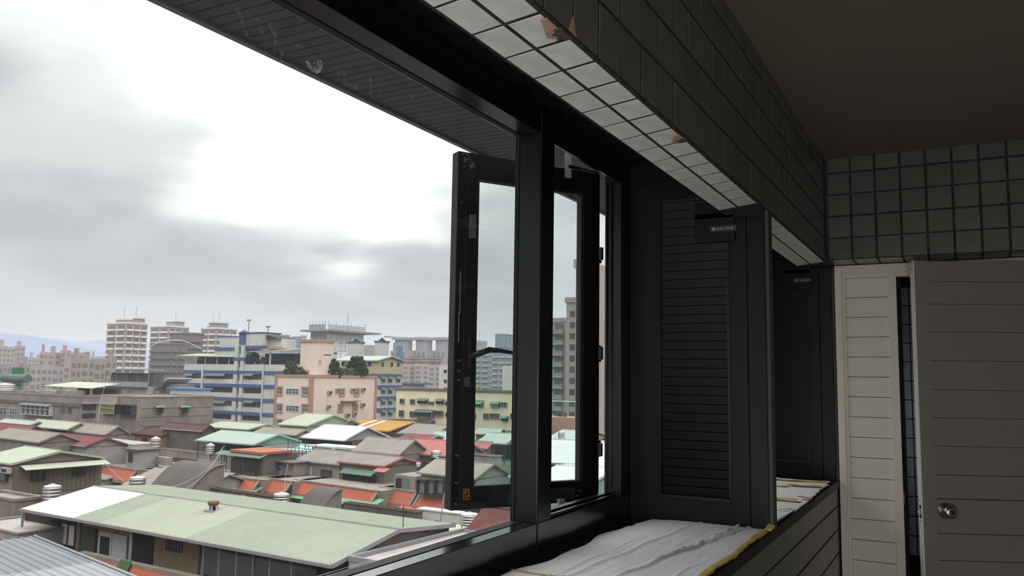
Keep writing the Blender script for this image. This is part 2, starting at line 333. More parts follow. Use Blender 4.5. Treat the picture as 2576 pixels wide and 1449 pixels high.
# ------------------------------------------------------------------ WINDOW FRAMES
def bay_frame(name, y0, yl, y1):
    """fixed pane y0..yl, post, casement opening, jamb up to y1"""
    w = empty(name, (XF, (y0+y1)/2, SILL), kind='structure')
    p0, p1 = yl, yl+0.09
    MB().box(XG-0.004, XF, y0, y1, -0.50, -0.390).make('bottom_rail', mat('satin_black_rail', (0.012, 0.012, 0.014), rough=0.16, spec=0.9), w, bevel=0.0015)
    MB().box(XG-0.004, XF, y0, p1, 0.692, 0.80).make('top_rail', black, w, bevel=0.0015)
    tr_ = MB(); tr_.box(XG-0.004, XF, p1, y1, 0.742, 0.80); tr_.make('top_rail', black, w, bevel=0.0015); MB().box(XF-0.012, XF, p1, y1, 0.684, 0.742).make('top_lip', black, w, bevel=0.001)
    MB().box(XG-0.002, XF, p0, p1, -0.39, 0.692).make('post', black, w, bevel=0.0015)
    MB().box(XF, XF+0.0012, p0+0.001, p0+0.006, SILL, 0.75).make('post_seam', rubber, w)
    jm = MB(); jm.box(XG+0.02, XF-0.001, y1-0.10, y1, -0.39, 0.742); jm.box(XG-0.005, XG+0.02, y1-0.04, y1, -0.385, 0.742); jm.box(XG+0.025, XG+0.030, y1-0.112, y1-0.10, -0.37, 0.69); jm.box(XG+0.042, XG+0.047, y1-0.112, y1-0.10, -0.37, 0.69)
    jm.make('jamb', black, w, bevel=0.001)
    # beads round the fixed pane
    bd = MB(); a, b = y0+0.05, p0
    bd.box(XG+0.003, XG+0.036, a, b, -0.39, -0.3885); bd.box(XG+0.003, XG+0.02, a, b, 0.690, 0.692); bd.box(XG+0.003, XG+0.012, b-0.003, b, -0.3885, 0.690)
    bd.make('glazing_bead', rubber, w)
    MB().box(XG-0.003, XG+0.003, y0, p0, -0.385, 0.69).make('pane', glass_mat('window_glass', film=0.006, dirt=0.012), w)
    # casement rebate
    rb = MB(); c, d = p1, y1-0.10
    for (x, h) in ((XG+0.008, 0.007), (XG+0.032, 0.012), (XG+0.058, 0.009)): rb.box(x, x+0.012, c, d, -0.39, -0.39+h)
    rb.make('rebate', black, w, bevel=0.001)
    return w
win1 = bay_frame('window_1', -1.3, 2.066, 2.80)
win2 = bay_frame('window_2', 2.86, 3.75, YR)
# head: ribbed dark panel between frame and beam
head = MB().box(-1.16, -0.60, -1.4, YR, 0.78, 0.84).make('trim_2_head', blackm, **ST)
y = -0.2
while y < YR-0.05:
    MB().box(-1.03, -0.68, y, y+0.066, 0.768, 0.78).make('head_board', blackm, head)
    y += 0.1035
MB().box(-0.700, -0.686, -1.4, YE, 0.562, 0.80).make('beam_back_cover', blackm, head)
MB().box(XF-0.005, XF+0.012, -1.3, 2.78, 0.752, 0.775).make('head_angle', black, head)

# --- fins closing off each bay
def fin(name, yf, slats=True):
    f = empty(name, (-0.79, yf+0.03, SILL), kind='structure')
    t = 0.06
    MB().box(-1.03, -0.916, yf, yf+t, SILL-0.01, 0.768).make('stile', blackm, f, bevel=0.002)
    MB().box(-0.682, -0.620, yf, yf+t, SILL-0.01, 0.56).make('stile', blackm, f, bevel=0.002)
    MB().box(-0.618, -0.560, yf-0.004, yf+t, SILL-0.01, 0.566).make('end_post', blackm, f, bevel=0.003)
    MB().box(-0.562, -0.548, yf+0.004, yf+t, SILL-0.02, 0.566).make('edge_strip', cover_m, f, bevel=0.002)
    MB().box(-0.918, -0.680, yf+0.002, yf+t, SILL-0.006, -0.386).make('bottom_rail', blackm, f, bevel=0.002)
    MB().box(-0.918, -0.70, yf+0.002, yf+t, 0.63, 0.768).make('top_rail', blackm, f, bevel=0.002)
    MB().box(-0.79, -0.655, yf-0.014, yf+0.01, 0.466, 0.60).make('header_box', blackm, f, bevel=0.002)
    MB().box(-0.79, -0.56, yf-0.014, yf+0.02, 0.545, 0.566).make('header_box', blackm, f, bevel=0.002)
    MB().box(-0.925, -0.672, yf+0.034, yf+0.04, -0.40, 0.64).make('backing', dark_m, f)
    MB().box(-0.685, -0.678, yf-0.006, yf+0.004, -0.384, 0.464).make('bead', black, f)
    MB().box(-0.914, -0.678, yf-0.006, yf+0.004, -0.390, -0.381).make('bead', black, f)
    z = -0.380 if slats else 9; sl = None
    if not slats: MB().box(-0.916, -0.684, yf+0.006, yf+0.03, -0.381, 0.62).make('flat_panel', blackm, f)
    while z < 0.62:
        if sl is None:
            sl = MB().hexa([(-0.916, yf+0.012, z), (-0.684, yf+0.012, z), (-0.684, yf+0.03, z), (-0.916, yf+0.03, z)], [(-0.916, yf+0.007, z+0.0275), (-0.684, yf+0.007, z+0.0275), (-0.684, yf+0.03, z+0.0275), (-0.916, yf+0.03, z+0.0275)]).make('slat', blackm, f)
            zl = sl.location.z
        else:
            o = sl.copy(); COL.objects.link(o); o.location.z = zl + (z+0.380)
        z += 0.0303
    # maker's plate: silver lettering on a dark strip
    pl = MB().box(-0.737, -0.648, yf-0.0155, yf-0.014, 0.499, 0.520).make('name_plate', mat('plate_dark_grey', (0.05, 0.05, 0.055), rough=0.3), f)
    lm = mat('plate_silver', (0.42, 0.42, 0.43), rough=0.4)
    MB().box(-0.7295, -0.7195, yf-0.0162, yf-0.0155, 0.5045, 0.5145).make('emblem', lm, pl)
    tri = MB(); 
    for s in (-1, 1):
        tri.face([(-0.7245, yf-0.0165, 0.5130), (-0.7245+s*0.0035, yf-0.0165, 0.5065), (-0.7245+s*0.0022, yf-0.0165, 0.5065), (-0.7245, yf-0.0165, 0.5105)])
    tri.make('emblem_mark', mat('plate_dark_grey', (0.05, 0.05, 0.055)), pl)
    cu = bpy.data.curves.new('lettering', 'FONT'); cu.body = '正新大和賞'; cu.size = 0.0125; cu.extrude = 0.0002; cu.space_character = 1.12; cu.resolution_u = 2
    to = bpy.data.objects.new('lettering_tmp', cu); COL.objects.link(to)
    dg = bpy.context.evaluated_depsgraph_get(); me = bpy.data.meshes.new_from_object(to.evaluated_get(dg)); bpy.data.objects.remove(to)
    me.materials.clear(); me.materials.append(lm)
    xs = [v.co.x for v in me.vertices] or [0, 1]; ys = [v.co.y for v in me.vertices] or [0, 1]
    sx = 0.058/max(1e-6, max(xs)-min(xs)); sz = 0.0098/max(1e-6, max(ys)-min(ys)); x0, y0 = min(xs), min(ys)
    for v in me.vertices: v.co = Vector((-0.7165+(v.co.x-x0)*sx, yf-0.0158-v.co.z, 0.5048+(v.co.y-y0)*sz)) - WLOC[f]
    inst('lettering', me, WLOC[f], pl)
    return f
fin('trim_3_louvred_fin', 2.78); fin('trim_4_flat_fin', 4.36, False)

# ------------------------------------------------------------------ OPEN CASEMENT LEAF (hinged at the far jamb, opened outward 32 degrees)
ang = math.radians(32); H0 = Vector((-1.125, 2.735, 0)); ld = Vector((-math.sin(ang), -math.cos(ang), 0)); ln = Vector((-math.cos(ang), math.sin(ang), 0))
LW, LZ0, LZ1 = 0.566, -0.415, 0.735
leaf = empty('casement_leaf', H0+ld*LW/2+Vector((0, 0, LZ0)), 'black framed casement window leaf standing open outside the right window opening', 'window leaf')
def lbox(m, a0, a1, t0, t1, z0, z1, mi=0): return m.obox(H0, ld, ln, a0, a1, t0, t1, z0, z1, mi)
T = 0.045
for nm, a0, a1, z0, z1 in (('stile', 0.0, 0.070, LZ0, LZ1), ('stile', 0.492, LW, LZ0, LZ1), ('bottom_rail', 0.070, 0.492, LZ0, -0.352), ('top_rail', 0.070, 0.492, 0.657, LZ1)):
    lbox(MB(), a0, a1, 0, T, z0, z1).make(nm, blackm, leaf, bevel=0.002)
gb = MB()
for a0, a1, z0, z1 in ((0.070, 0.078, -0.352, 0.657), (0.484, 0.492, -0.352, 0.657), (0.078, 0.484, -0.352, -0.344), (0.078, 0.484, 0.649, 0.657)): lbox(gb, a0, a1, 0.004, 0.03, z0, z1)
gb.make('glazing_bead', rubber, leaf)
lbox(MB(), 0.068, 0.494, 0.018, 0.023, -0.355, 0.66).make('pane', glass_mat('tinted_glass', tint=(0.90, 0.945, 0.93), dirt=0.05, film=0.006), leaf)
# lever handle, reaching across the pane
hb = lbox(MB(), 0.505, 0.520, -0.012, 0.0, 0.03, 0.125).make('handle_base', black, leaf, bevel=0.003)
hp = [(0.510, -0.012, 0.068), (0.505, -0.05, 0.074), (0.47, -0.058, 0.088), (0.43, -0.06, 0.086), (0.38, -0.06, 0.080), (0.345, -0.058, 0.066)]
MB().tube([H0+ld*a+ln*t+Vector((0, 0, z)) for a, t, z in hp], [0.009, 0.010, 0.010, 0.007, 0.006, 0.005], 10).make('lever', black, leaf)
def bits(name, lst, m):
    for (a, z) in lst:
        MB().tube([H0+ld*a+Vector((0, 0, z)), H0+ld*a-ln*0.009+Vector((0, 0, z))], 0.0035, 8).make(name, m, leaf)
bits('screw', [(0.548, 0.700), (0.545, 0.685), (0.550, 0.565), (0.549, -0.01), (0.549, 0.02), (0.548, -0.33), (0.548, -0.395), (0.549, -0.245), (0.549, 0.053), (0.08, -0.38), (0.088, -0.395), (0.16, -0.376)], chrome)
lbox(lbox(MB(), 0.548, 0.552, -0.005, 0, 0.20, 0.34), 0.550, 0.554, -0.004, 0, 0.11, 0.21).make('lock_strip', chrome, leaf, bevel=0.001)
lbox(MB(), 0.533, 0.5345, -0.0015, 0, -0.41, 0.73).make('seam', mat('seam_grey', (0.04, 0.04, 0.045), rough=0.3), leaf)
lbox(MB(), 0.10, 0.36, -0.0012, 0, -0.405, -0.365).make('dusty_strip', mat('dust_grey', (0.05, 0.05, 0.055), rough=0.8), leaf)
# stickers on the near stile (flat prints)
sk = lbox(MB(), 0.497, 0.523, -0.0012, 0, 0.452, 0.530).make('paper_sticker', mat('grey_paper_sticker', (0.12, 0.13, 0.13), rough=0.5, noise=0.4, nscale=60), leaf, label='faded grey paper sticker')
lbox(MB(), 0.507, 0.529, -0.0012, 0, -0.030, 0.000).make('square_sticker', mat('grey_print_sticker', (0.10, 0.10, 0.105), rough=0.5), leaf, label='small square grey sticker')
lg = lbox(MB(), 0.501, 0.523, -0.0012, 0, -0.384, -0.350).make('emblem_sticker', mat('orange_sticker', '#c98a3a', rough=0.5), leaf, label='small orange sticker with a black animal emblem')
em_ = MB(); K = lambda a, z: H0+ld*(0.523-0.022*a)-ln*0.0016+Vector((0, 0, -0.384+0.034*z))
em_.face([K(*p) for p in ((.10, .32), (.22, .36), (.34, .55), (.50, .66), (.56, .76), (.72, .78), (.88, .66), (.76, .60), (.80, .44), (.68, .38), (.62, .50), (.50, .46), (.56, .34), (.36, .32))])
em_.face([K(*p) for p in ((.12, .22), (.88, .22), (.88, .27), (.12, .27))]); em_.face([K(*p) for p in ((.12, .10), (.88, .10), (.88, .18), (.12, .18))])
for q in (((.14, .84), (.86, .84), (.86, .88), (.14, .88)), ((.12, .40), (.17, .40), (.17, .86), (.12, .86)), ((.84, .75), (.88, .75), (.88, .86), (.84, .86))): em_.face([K(*p) for p in q])
em_.make('emblem_print', mat('black_ink', (0.01, 0.01, 0.01), rough=0.6), lg)
# hinges on the far stile
for z in (0.44, 0.09, -0.24):
    h = MB(); lbox(h, -0.012, 0.004, 0.004, 0.03, z-0.028, z+0.028); h.box(-1.115, -1.103, 2.700, 2.716, z-0.022, z+0.022); h.make('hinge', black, leaf, bevel=0.001)
# stays at head and foot
stay = MB(); stay.tube([H0+ld*0.14-ln*0.006+Vector((0, 0, 0.742)), Vector((-1.10, 2.66, 0.716))], 0.006, 6).make('stay_arm', black, leaf)
lbox(MB(), 0.130, 0.155, -0.010, -0.004, 0.70, 0.79).make('stay_bracket', mat('milky_plastic', (0.35, 0.36, 0.36), rough=0.5), leaf, label='milky plastic stay bracket')
lbox(MB(), 0.150, 0.172, -0.016, -0.002, -0.435, -0.40).make('foot_bracket', mat('pale_metal', (0.5, 0.52, 0.53), rough=0.4), leaf, label='pale metal foot bracket')

# --- smears of dried putty on the fixed pane (thin films on the glass)
def smear(name, pts, z, lab, strength):
    m = bpy.data.materials.get('smear_%g' % strength)
    if not m:
        m = bpy.data.materials.new('smear_%g' % strength); m.use_nodes = True; N = m.node_tree.nodes; L = m.node_tree.links; N.clear()
        out = N.new('ShaderNodeOutputMaterial'); tr = N.new('ShaderNodeBsdfTransparent'); df = N.new('ShaderNodeBsdfTranslucent'); df.inputs[0].default_value = (0.62, 0.70, 0.80, 1)
        nz = N.new('ShaderNodeTexNoise'); nz.inputs['Scale'].default_value = 90; nz.inputs['Detail'].default_value = 6
        tc = N.new('ShaderNodeTexCoord'); L.new(tc.outputs['Object'], nz.inputs['Vector'])
        r = N.new('ShaderNodeMapRange'); r.inputs[1].default_value = 0.40; r.inputs[2].default_value = 0.62; r.inputs[4].default_value = strength; L.new(nz.outputs['Fac'], r.inputs[0])
        mx = N.new('ShaderNodeMixShader'); L.new(r.outputs[0], mx.inputs[0]); L.new(tr.outputs[0], mx.inputs[1]); L.new(df.outputs[0], mx.inputs[2]); L.new(mx.outputs[0], out.inputs[0])
    P = [ray(*p)*((XG+0.0045)/ray(*p).x) for p in pts]
    slab(P, 0.0008, (1, 0, 0)).make(name, m, win1, label=lab)
smear('putty_smear', [(768, 152), (785, 160), (796, 150), (808, 152), (812, 166), (806, 180), (797, 187), (786, 180), (772, 168)], 0, 'pale smear of dried putty on the glass', 0.55)
for pts in ([(592, 20), (600, 22), (628, 98), (622, 96)], [(672, 55), (682, 58), (716, 146), (710, 146)], [(690, 70), (696, 72), (694, 138), (688, 136)], [(860, 205), (872, 200), (902, 212), (900, 226), (884, 222), (868, 218)],
            [(928, 190), (934, 190), (937, 245), (932, 246)], [(955, 215), (960, 217), (955, 245), (950, 243)], [(1022, 230), (1030, 232), (1042, 252), (1034, 250)], [(845, 175), (872, 172), (868, 192), (850, 190)],
            [(640, 40), (650, 44), (664, 90), (658, 88)], [(1160, 385), (1176, 384), (1196, 420), (1188, 428), (1172, 410)], [(742, 108), (760, 112), (758, 122), (744, 118)]):
    smear('putty_smear', pts, 0, 'faint streak of dried putty on the glass', 0.10)

# ------------------------------------------------------------------ EXTERIOR EAVE: planked soffit with a rim
ZS = 0.95
eave = MB().box(-1.80, -1.17, -1.0, 14.0, ZS+0.012, ZS+0.06).make('trim_5_eave', mat('eave_dark', (0.006, 0.006, 0.006), rough=0.8), **ST)
spm = None; y = 0.6; n = 0
while y < 13.9 and n < 290:
    w = 0.0455
    if spm is None:
        spm = MB().box(-1.775, -1.17, y, y+w-0.006, ZS, ZS+0.012).make('soffit_plank', soffit_m, eave); y_first = spm.location.y
    else:
        o = spm.copy(); COL.objects.link(o); o.location.y = y_first + (y-0.6)
    y += w; n += 1
MB().box(-1.796, -1.774, -1.0, 14.0, ZS-0.008, ZS+0.06).make('eave_rim', mat('eave_rim_mauve', (0.22, 0.2, 0.21), rough=0.5), eave)

# ------------------------------------------------------------------ END WALL: cream frame, boarded side panel, door leaf
ew = empty('wall_far', (0, YR, -1.55), kind='structure')
MB().box(-0.545, -0.512, YR-0.012, YR+0.05, -1.55, 0.575).make('frame_post', cream, ew, bevel=0.002)
MB().box(-0.512, 0.62, YR-0.012, YR+0.05, 0.535, 0.575).make('frame_head', cream, ew, bevel=0.002)
MB().box(-0.512, 0.62, YR-0.006, YR+0.05, 0.512, 0.535).make('frame_head', cream, ew, bevel=0.002)
MB().box(-0.306, -0.268, YR-0.010, YR+0.05, -1.55, 0.53).make('frame_post', cream, ew, bevel=0.002)
MB().box(-0.512, -0.498, YR-0.004, YR+0.03, -1.55, 0.512).make('bead', cream, ew)
MB().box(0.56, 0.64, YR-0.012, YR+0.05, -1.55, 0.53).make('frame_post', cream, ew, bevel=0.002)
MB().box(0.64, 1.05, YR, YR+0.1, -1.55, 0.584).make('side_wall', mat('grey_wall', '#b5b1aa'), ew)
MB().box(-0.75, -0.545, YR, YR+0.1, -1.55, 0.6).make('side_wall', dark_m, ew)
MB().box(-0.269, -0.264, YR-0.0105, YR+0.02, -0.56, -0.50).make('strike_plate', mat('dull_plate', (0.2, 0.19, 0.18), rough=0.6), ew)
MB().box(-0.268, -0.252, YR+0.0, YR+0.05, -1.55, 0.505).make('door_stop', dark_m, ew)
zb = 0.512; k = 0; pb = None
while zb > -1.55:
    z1 = zb; z0 = 0.416-0.0962*k if k else 0.416
    b = MB().box(-0.498, -0.306, YR+0.004, YR+0.02, z0+0.0012, z1-0.0012).make('panel_board', cream, ew, bevel=0.0012); zb = z0; k += 1
MB().box(-0.498, -0.306, YR+0.02, YR+0.03, -1.55, 0.512).make('panel_back', mat('brown_gap', (0.10, 0.07, 0.05)), ew)
# door leaf, ajar towards the camera
dl = Vector((0.909, 0.416, 0)); dn = Vector((0.416, -0.909, 0)); D0 = Vector((-0.179, 4.06, 0)); DW = 0.74
door = empty('door_1', D0+dl*DW/2+Vector((0, 0, -1.54)), kind='structure')
def dbox(m, a0, a1, t0, t1, z0, z1, mi=0): return m.obox(D0, dl, dn, a0, a1, t0, t1, z0, z1, mi)
dbox(MB(), 0.004, 0.062, -0.036, 0.0, -1.54, 0.544).make('stile', leafm, door, bevel=0.001)
dbox(MB(), DW-0.06, DW, -0.036, 0.0, -1.54, 0.544).make('stile', leafm, door, bevel=0.001)
dbox(MB(), 0.0, 0.004, -0.036, 0.0, -1.54, 0.544).make('edge', edge_m, door)
zz = [0.544, 0.452, 0.352, 0.230, 0.104, -0.022, -0.143, -0.264, -0.386, -0.487, -0.632, -0.745, -0.86, -0.98, -1.10, -1.22, -1.34, -1.54]
for i in range(len(zz)-1):
    t1 = -0.002 if zz[i] != -0.487 else 0.0008
    g = 0.001 if i not in (8, 9, 10) else 0.002
    dbox(MB(), 0.062, DW-0.06, -0.034, t1, zz[i+1]+g, zz[i]-g).make('door_board', leafm, door, bevel=0.0008)
dbox(MB(), 0.06, DW-0.058, -0.02, -0.008, -1.54, 0.54).make('door_core', mat('brown_gap', (0.10, 0.07, 0.05)), door)
kc = D0+dl*0.098+Vector((0, 0, -0.536))
kn = MB().lathe(kc, [(0.034, 0.0), (0.034, 0.004), (0.030, 0.009), (0.014, 0.012), (0.012, 0.022), (0.024, 0.030), (0.028, 0.042), (0.026, 0.054), (0.018, 0.060), (0.006, 0.061)], 28, axis=dn).make('door_knob', chrome, door)
MB().lathe(kc+dn*0.0605, [(0.009, 0), (0.009, 0.003), (0.003, 0.003)], 14, axis=dn).make('keyhole', mat('dark_brass', (0.08, 0.06, 0.04), rough=0.3, metal=1), kn)
for z in (-0.525, -0.565): MB().obox(D0, dl, dn, -0.001, 0.0, -0.024, -0.008, z-0.008, z+0.008).make('latch_plate', mat('dark_steel', (0.05, 0.05, 0.05), metal=1, rough=0.4), door)
dbox(MB(), -0.012, 0.0, -0.022, -0.010, -0.552, -0.538).make('latch', chrome, door, bevel=0.002)
for z in (0.537, 0.508, -0.500, -0.587): MB().tube([D0-dl*0.0008+dn*-0.018+Vector((0, 0, z)), D0+dn*-0.018+Vector((0, 0, z))], 0.0035, 8).make('screw_hole', dark_m, door)
# room behind the gap: dim tiled wall standing in for a tiled reflection
bk = MB(); bk.box(-0.75, 1.15, 5.606, 5.7, -1.55, CE); bk.box(1.05, 1.15, 4.6, 5.6, -1.55, CE); bk.box(-0.85, 1.15, 4.6, 5.7, CE, CE+0.08); bk.box(-0.85, 1.15, 4.6, 5.7, -1.62, -1.55); bk.box(-0.85, -0.75, 4.47, 5.7, -1.55, -0.2); bk.box(-0.85, -0.75, 4.47, 5.7, 0.3, CE)  # opening added in its left wall so daylight reaches the tiles
bk = bk.make('wall_far_room', grout_m, **ST)
bm_ = tile_mesh('tile', 0.108, 0.108, 0.007, mat('blue_grey_glazed_tile', '#9aa0b0', rough=0.25, spec=0.5))
for i in range(6):
    for j in range(14):
        inst('tile', bm_, (-0.62+0.114*i+0.057, 5.606, -0.95+0.114*j), bk, rot=(math.pi/2, 0, 0))

# ------------------------------------------------------------------ MASKING PAPER AND TAPE ON THE SILL
paper = mat('kraft_white_paper', '#f6f4f7', rough=0.75, noise=0.09, nscale=6, bump=0.22, bscale=55)
tape = mat('yellow_masking_tape', '#dfc878', rough=0.6, noise=0.35, nscale=14, col2='#b3985c')
tape2 = mat('bright_yellow_tape', '#d3c268', rough=0.6, noise=0.2, nscale=20)
def sheet(name, label, xo, xi, y0, y1, zf, ny, nx, m, cat='paper'):
    """xo(y), xi(y): outer and inner edge; zf(x,y) height over the sill"""
    mb = MB(); g = []
    for i in range(ny+1):
        y = y0+(y1-y0)*i/ny; r = []
        for j in range(nx+1):
            s = j/nx; x = xo(y)*(1-s)+xi(y)*s; r.append((x, y, SILL+zf(x, y)))
        g.append(r)
    for r in g: mb.v += r
    W = nx+1
    for i in range(ny):
        for j in range(nx): mb.f.append((i*W+j, i*W+j+1, (i+1)*W+j+1, (i+1)*W+j)); mb.mi.append(0); mb.sm.append(True)
    o = mb.make(name, m, label=label, cat=cat)
    sd = o.modifiers.new('thickness', 'SOLIDIFY'); sd.thickness = 0.0006; sd.offset = -1
    return o
from mathutils import noise as NZ
def crease(x, y, x0, y0, x1, y1, w, h, sharp=1.0):
    dx, dy = x1-x0, y1-y0; L = math.hypot(dx, dy); t = ((x-x0)*dx+(y-y0)*dy)/(L*L); d = ((x-x0)*dy-(y-y0)*dx)/L
    d += 0.004*math.sin(t*23+x0*50)
    if t < -0.15 or t > 1.15: return 0
    e = max(0, 1-abs(d)/w)*max(0, min(1, (t+0.15)*6, (1.15-t)*6)); return h*e*(1 if d > 0 else 0.6)
CR = [(-0.86, 1.7, -0.78, 2.82, .012, .0045), (-0.80, 1.5, -0.70, 2.35, .009, .003), (-0.70, 2.30, -0.62, 2.80, .010, .008), (-0.74, 1.9, -0.66, 2.80, .009, .006), (-0.90, 1.4, -0.86, 2.4, .008, .003), (-0.68, 1.2, -0.62, 2.1, .010, .004), (-0.80, 0.7, -0.75, 1.5, .01, .003), (-0.685, 2.35, -0.655, 2.80, .006, .007)]
def zpap(x, y):
    z = 0.003 + 0.0035*NZ.noise(Vector((x*9, y*2.2, 0.3))) + 0.0012*NZ.noise(Vector((x*60, y*5, 1.3)))
    for c in CR: z += crease(x, y, *c)
    return max(z, 0.0008)
xo1 = lambda y: -0.968+0.009*math.sin(y*9.5+0.5)+0.006*math.sin(y*23)+(0.012 if y > 2.6 else 0)
xi1 = lambda y: -0.567+0.004*math.sin(y*14)
sheet('masking_paper', 'wrinkled white masking paper covering the near sill in front of the black louvred fin', xo1, xi1, 0.55, 2.772, zpap, 420, 90, paper)
sheet('masking_tape', 'long torn yellow tape along the room edge of the near masking paper', lambda y: xi1(y)-0.005+0.0015*math.sin(y*33), lambda y: -0.551+0.0022*math.sin(y*17)+0.0008*math.sin(y*83), 1.2, 2.774, lambda x, y: 0.0085+0.0012*math.sin(y*19)+0.0008*math.sin(y*57)-max(0, x+0.556)*0.5, 400, 4, tape, 'tape')
MB().hexa([(-0.566, 2.735, SILL+0.006), (-0.545, 2.728, SILL+0.006), (-0.543, 2.776, SILL+0.010), (-0.564, 2.777, SILL+0.012)], [(-0.566, 2.735, SILL+0.010), (-0.545, 2.728, SILL+0.010), (-0.543, 2.776, SILL+0.018), (-0.564, 2.777, SILL+0.020)]).make('masking_tape', tape2, label='bright yellow folded tape end at the foot of the louvred fin', cat='tape')
sheet('masking_tape', 'thin yellow tape line crossing the near masking paper at its outer near corner', lambda y: -0.985, lambda y: -0.70, 1.835, 1.845, lambda x, y: zpap(x, y)+0.002, 2, 60, tape, 'tape')
# far bay
xo2 = lambda y: -0.95; 
def xi2(y): return -0.552-0.012*max(0, (y-3.55))*abs(math.sin(y*34))*2.2 - (0.0 if y > 3.0 else (3.0-y)*0.02)
sheet('masking_paper', 'creased white masking paper covering the far sill behind the louvred fin', xo2, xi2, 2.86, 4.22, lambda x, y: 0.004+0.003*NZ.noise(Vector((x*8, y*5, 4)))+0.006*abs(math.sin(y*24))*(1 if y > 3.6 else 0.15)+(0.008 if x > -0.60 and y < 3.2 else 0), 260, 40, paper)
def strip(lab, y, x0, x1, w, z, m=tape, sk=0.0):
    mb = MB(); n = 14; 
    for i in range(n):
        a, b = x0+(x1-x0)*i/n, x0+(x1-x0)*(i+1)/n; za, zb_ = SILL+z+0.0015*math.sin(a*60), SILL+z+0.0015*math.sin(b*60); ja, jb = sk*(a-x0), sk*(b-x0)
        mb.hexa([(a, y+ja, za), (b, y+jb, zb_), (b, y+w+jb+.002*math.sin(b*90), zb_), (a, y+w+ja+.002*math.sin(a*90), za)], [(a, y+ja, za+.0006), (b, y+jb, zb_+.0006), (b, y+w+jb+.002*math.sin(b*90), zb_+.0006), (a, y+w+ja+.002*math.sin(a*90), za+.0006)])
    mb.make('masking_tape', m, label=lab, cat='tape')
strip('yellow tape strip across the far sill, nearest the end window', 4.10, -0.86, -0.565, 0.05, 0.0125, tape2)
strip('second yellow tape strip across the far sill from the end wall', 3.93, -0.72, -0.57, 0.035, 0.0125)
strip('short yellow tape piece beside the fin on the far sill', 3.84, -0.86, -0.70, 0.045, 0.0125)
strip('yellow tape strip across the middle of the far sill paper', 3.44, -0.74, -0.585, 0.05, 0.0125, tape2, -0.12)
strip('orange brown tape flap hanging at the room edge of the far sill', 3.52, -0.60, -0.548, 0.035, 0.013, mat('orange_tape', '#b98850', rough=0.6))
strip('curled yellow tape tongue lifting from the far sill paper', 3.02, -0.62, -0.565, 0.02, 0.014, mat('deep_yellow_tape', '#d09a28', rough=0.5), 3.2)
# ------------------------------------------------------------------ CITY: materials and builders
AZ0 = -4.0
def axes(az=AZ0):
    a = math.radians(az); return Vector((math.cos(a), math.sin(a), 0)), Vector((-math.sin(a), math.cos(a), 0))
GZ = -25.0
CM = {}
def cm(key, col, rough=0.8, noise=0.22, nscale=0.6, rnd=0.0, **k):
    if isinstance(col, str): col = tuple(c*(0.57 if ('roof' in key or 'ground' in key or 'sheet' in key) else 0.77) for c in srgb(col))
    if key not in CM: CM[key] = mat(key, col, rough=rough, spec=0.2, noise=noise, nscale=nscale, rnd=rnd, **k)
    return CM[key]
ROOF = dict(
    mint=cm('mint_sheet_roof', '#b7c5bb', noise=0.08), green=cm('pale_green_sheet_roof', '#c3c6b0', noise=0.08), green2=cm('sage_green_sheet_roof', '#b3b9a5', noise=0.08),
    pwhite=cm('pale_ribbed_roof', '#d3d8d4', noise=0.08), white=cm('white_sheet_roof', '#f2f1f3', noise=0.05), red=cm('red_sheet_roof', '#c67c77', noise=0.15), dred=cm('dull_red_sheet_roof', '#8c514e', noise=0.2), brown=cm('brown_sheet_roof', '#694844', noise=0.25),
    orange=cm('orange_sheet_roof', '#cf9c50', noise=0.12), tan=cm('tan_fibre_roof', '#a79c90', noise=0.2), grey=cm('grey_fibre_roof', '#a0978f', noise=0.2), bluegrey=cm('blue_grey_sheet_roof', '#8d8e91', noise=0.12),
    rust=cm('rusty_red_sheet_roof', '#71443e', noise=0.3, nscale=2), pgreen=cm('pastel_green_roof', '#bcc5ab', noise=0.08), turq=cm('turquoise_deck', '#9fcabd', noise=0.12), lilac=cm('lilac_sheet_roof', '#b3b3c2', noise=0.1), bgreen=cm('bright_green_awning', '#6a9a74', noise=0.15), dgreen=cm('dull_green_awning', '#5f7a66', noise=0.2))
WALL = dict(
    conc=cm('stained_concrete', '#94887f', noise=0.45, nscale=0.35), dconc=cm('dark_stained_concrete', '#6a625c', noise=0.45, nscale=0.4), lconc=cm('pale_concrete', '#a39d99', noise=0.3, nscale=0.4), tan=cm('tan_wall', '#8f7b60', noise=0.2), tansheet=cm('tan_sheet_wall', '#8d8370', noise=0.15),
    beige=cm('pinkish_beige_tile_wall', '#e3cfc3', noise=0.10), bpink=cm('terracotta_trim', '#b08c78', noise=0.1), cream=cm('cream_wall', '#e0d4b6', noise=0.12), white=cm('off_white_tile_wall', '#cfcbc6', noise=0.2, nscale=0.3), blue=cm('navy_blue_tile_band', '#555e87', noise=0.1),
    yel=cm('pale_yellow_wall', '#b8b08c', noise=0.15), redp=cm('brick_red_tile_parapet', '#a55a42', noise=0.25, nscale=1.5), rim=cm('grey_beige_coping', '#8d8174', noise=0.3), grn=cm('pale_green_wall', '#8ea07f', noise=0.15), mint=cm('mint_green_wall', '#7d9a8b', noise=0.15),
    wplain=cm('plain_white_wall', '#c6c6ca', noise=0.1), pale=cm('hazy_pale_wall', '#a59f9d', noise=0.1), palepink=cm('hazy_pink_wall', '#b9a69b', noise=0.1), hblue=cm('hazy_blue_grey_wall', '#8c95a5', noise=0.05), hgrey=cm('hazy_grey_wall', '#94908e', noise=0.1), orange=cm('orange_tan_wall', '#9c6f4e', noise=0.2), salmon=cm('salmon_wall', '#b18c7b', noise=0.1), pinkb=cm('mauve_pink_tile', '#a58c8c', noise=0.1), sand=cm('sand_grey_tile', '#a3978a', noise=0.12))
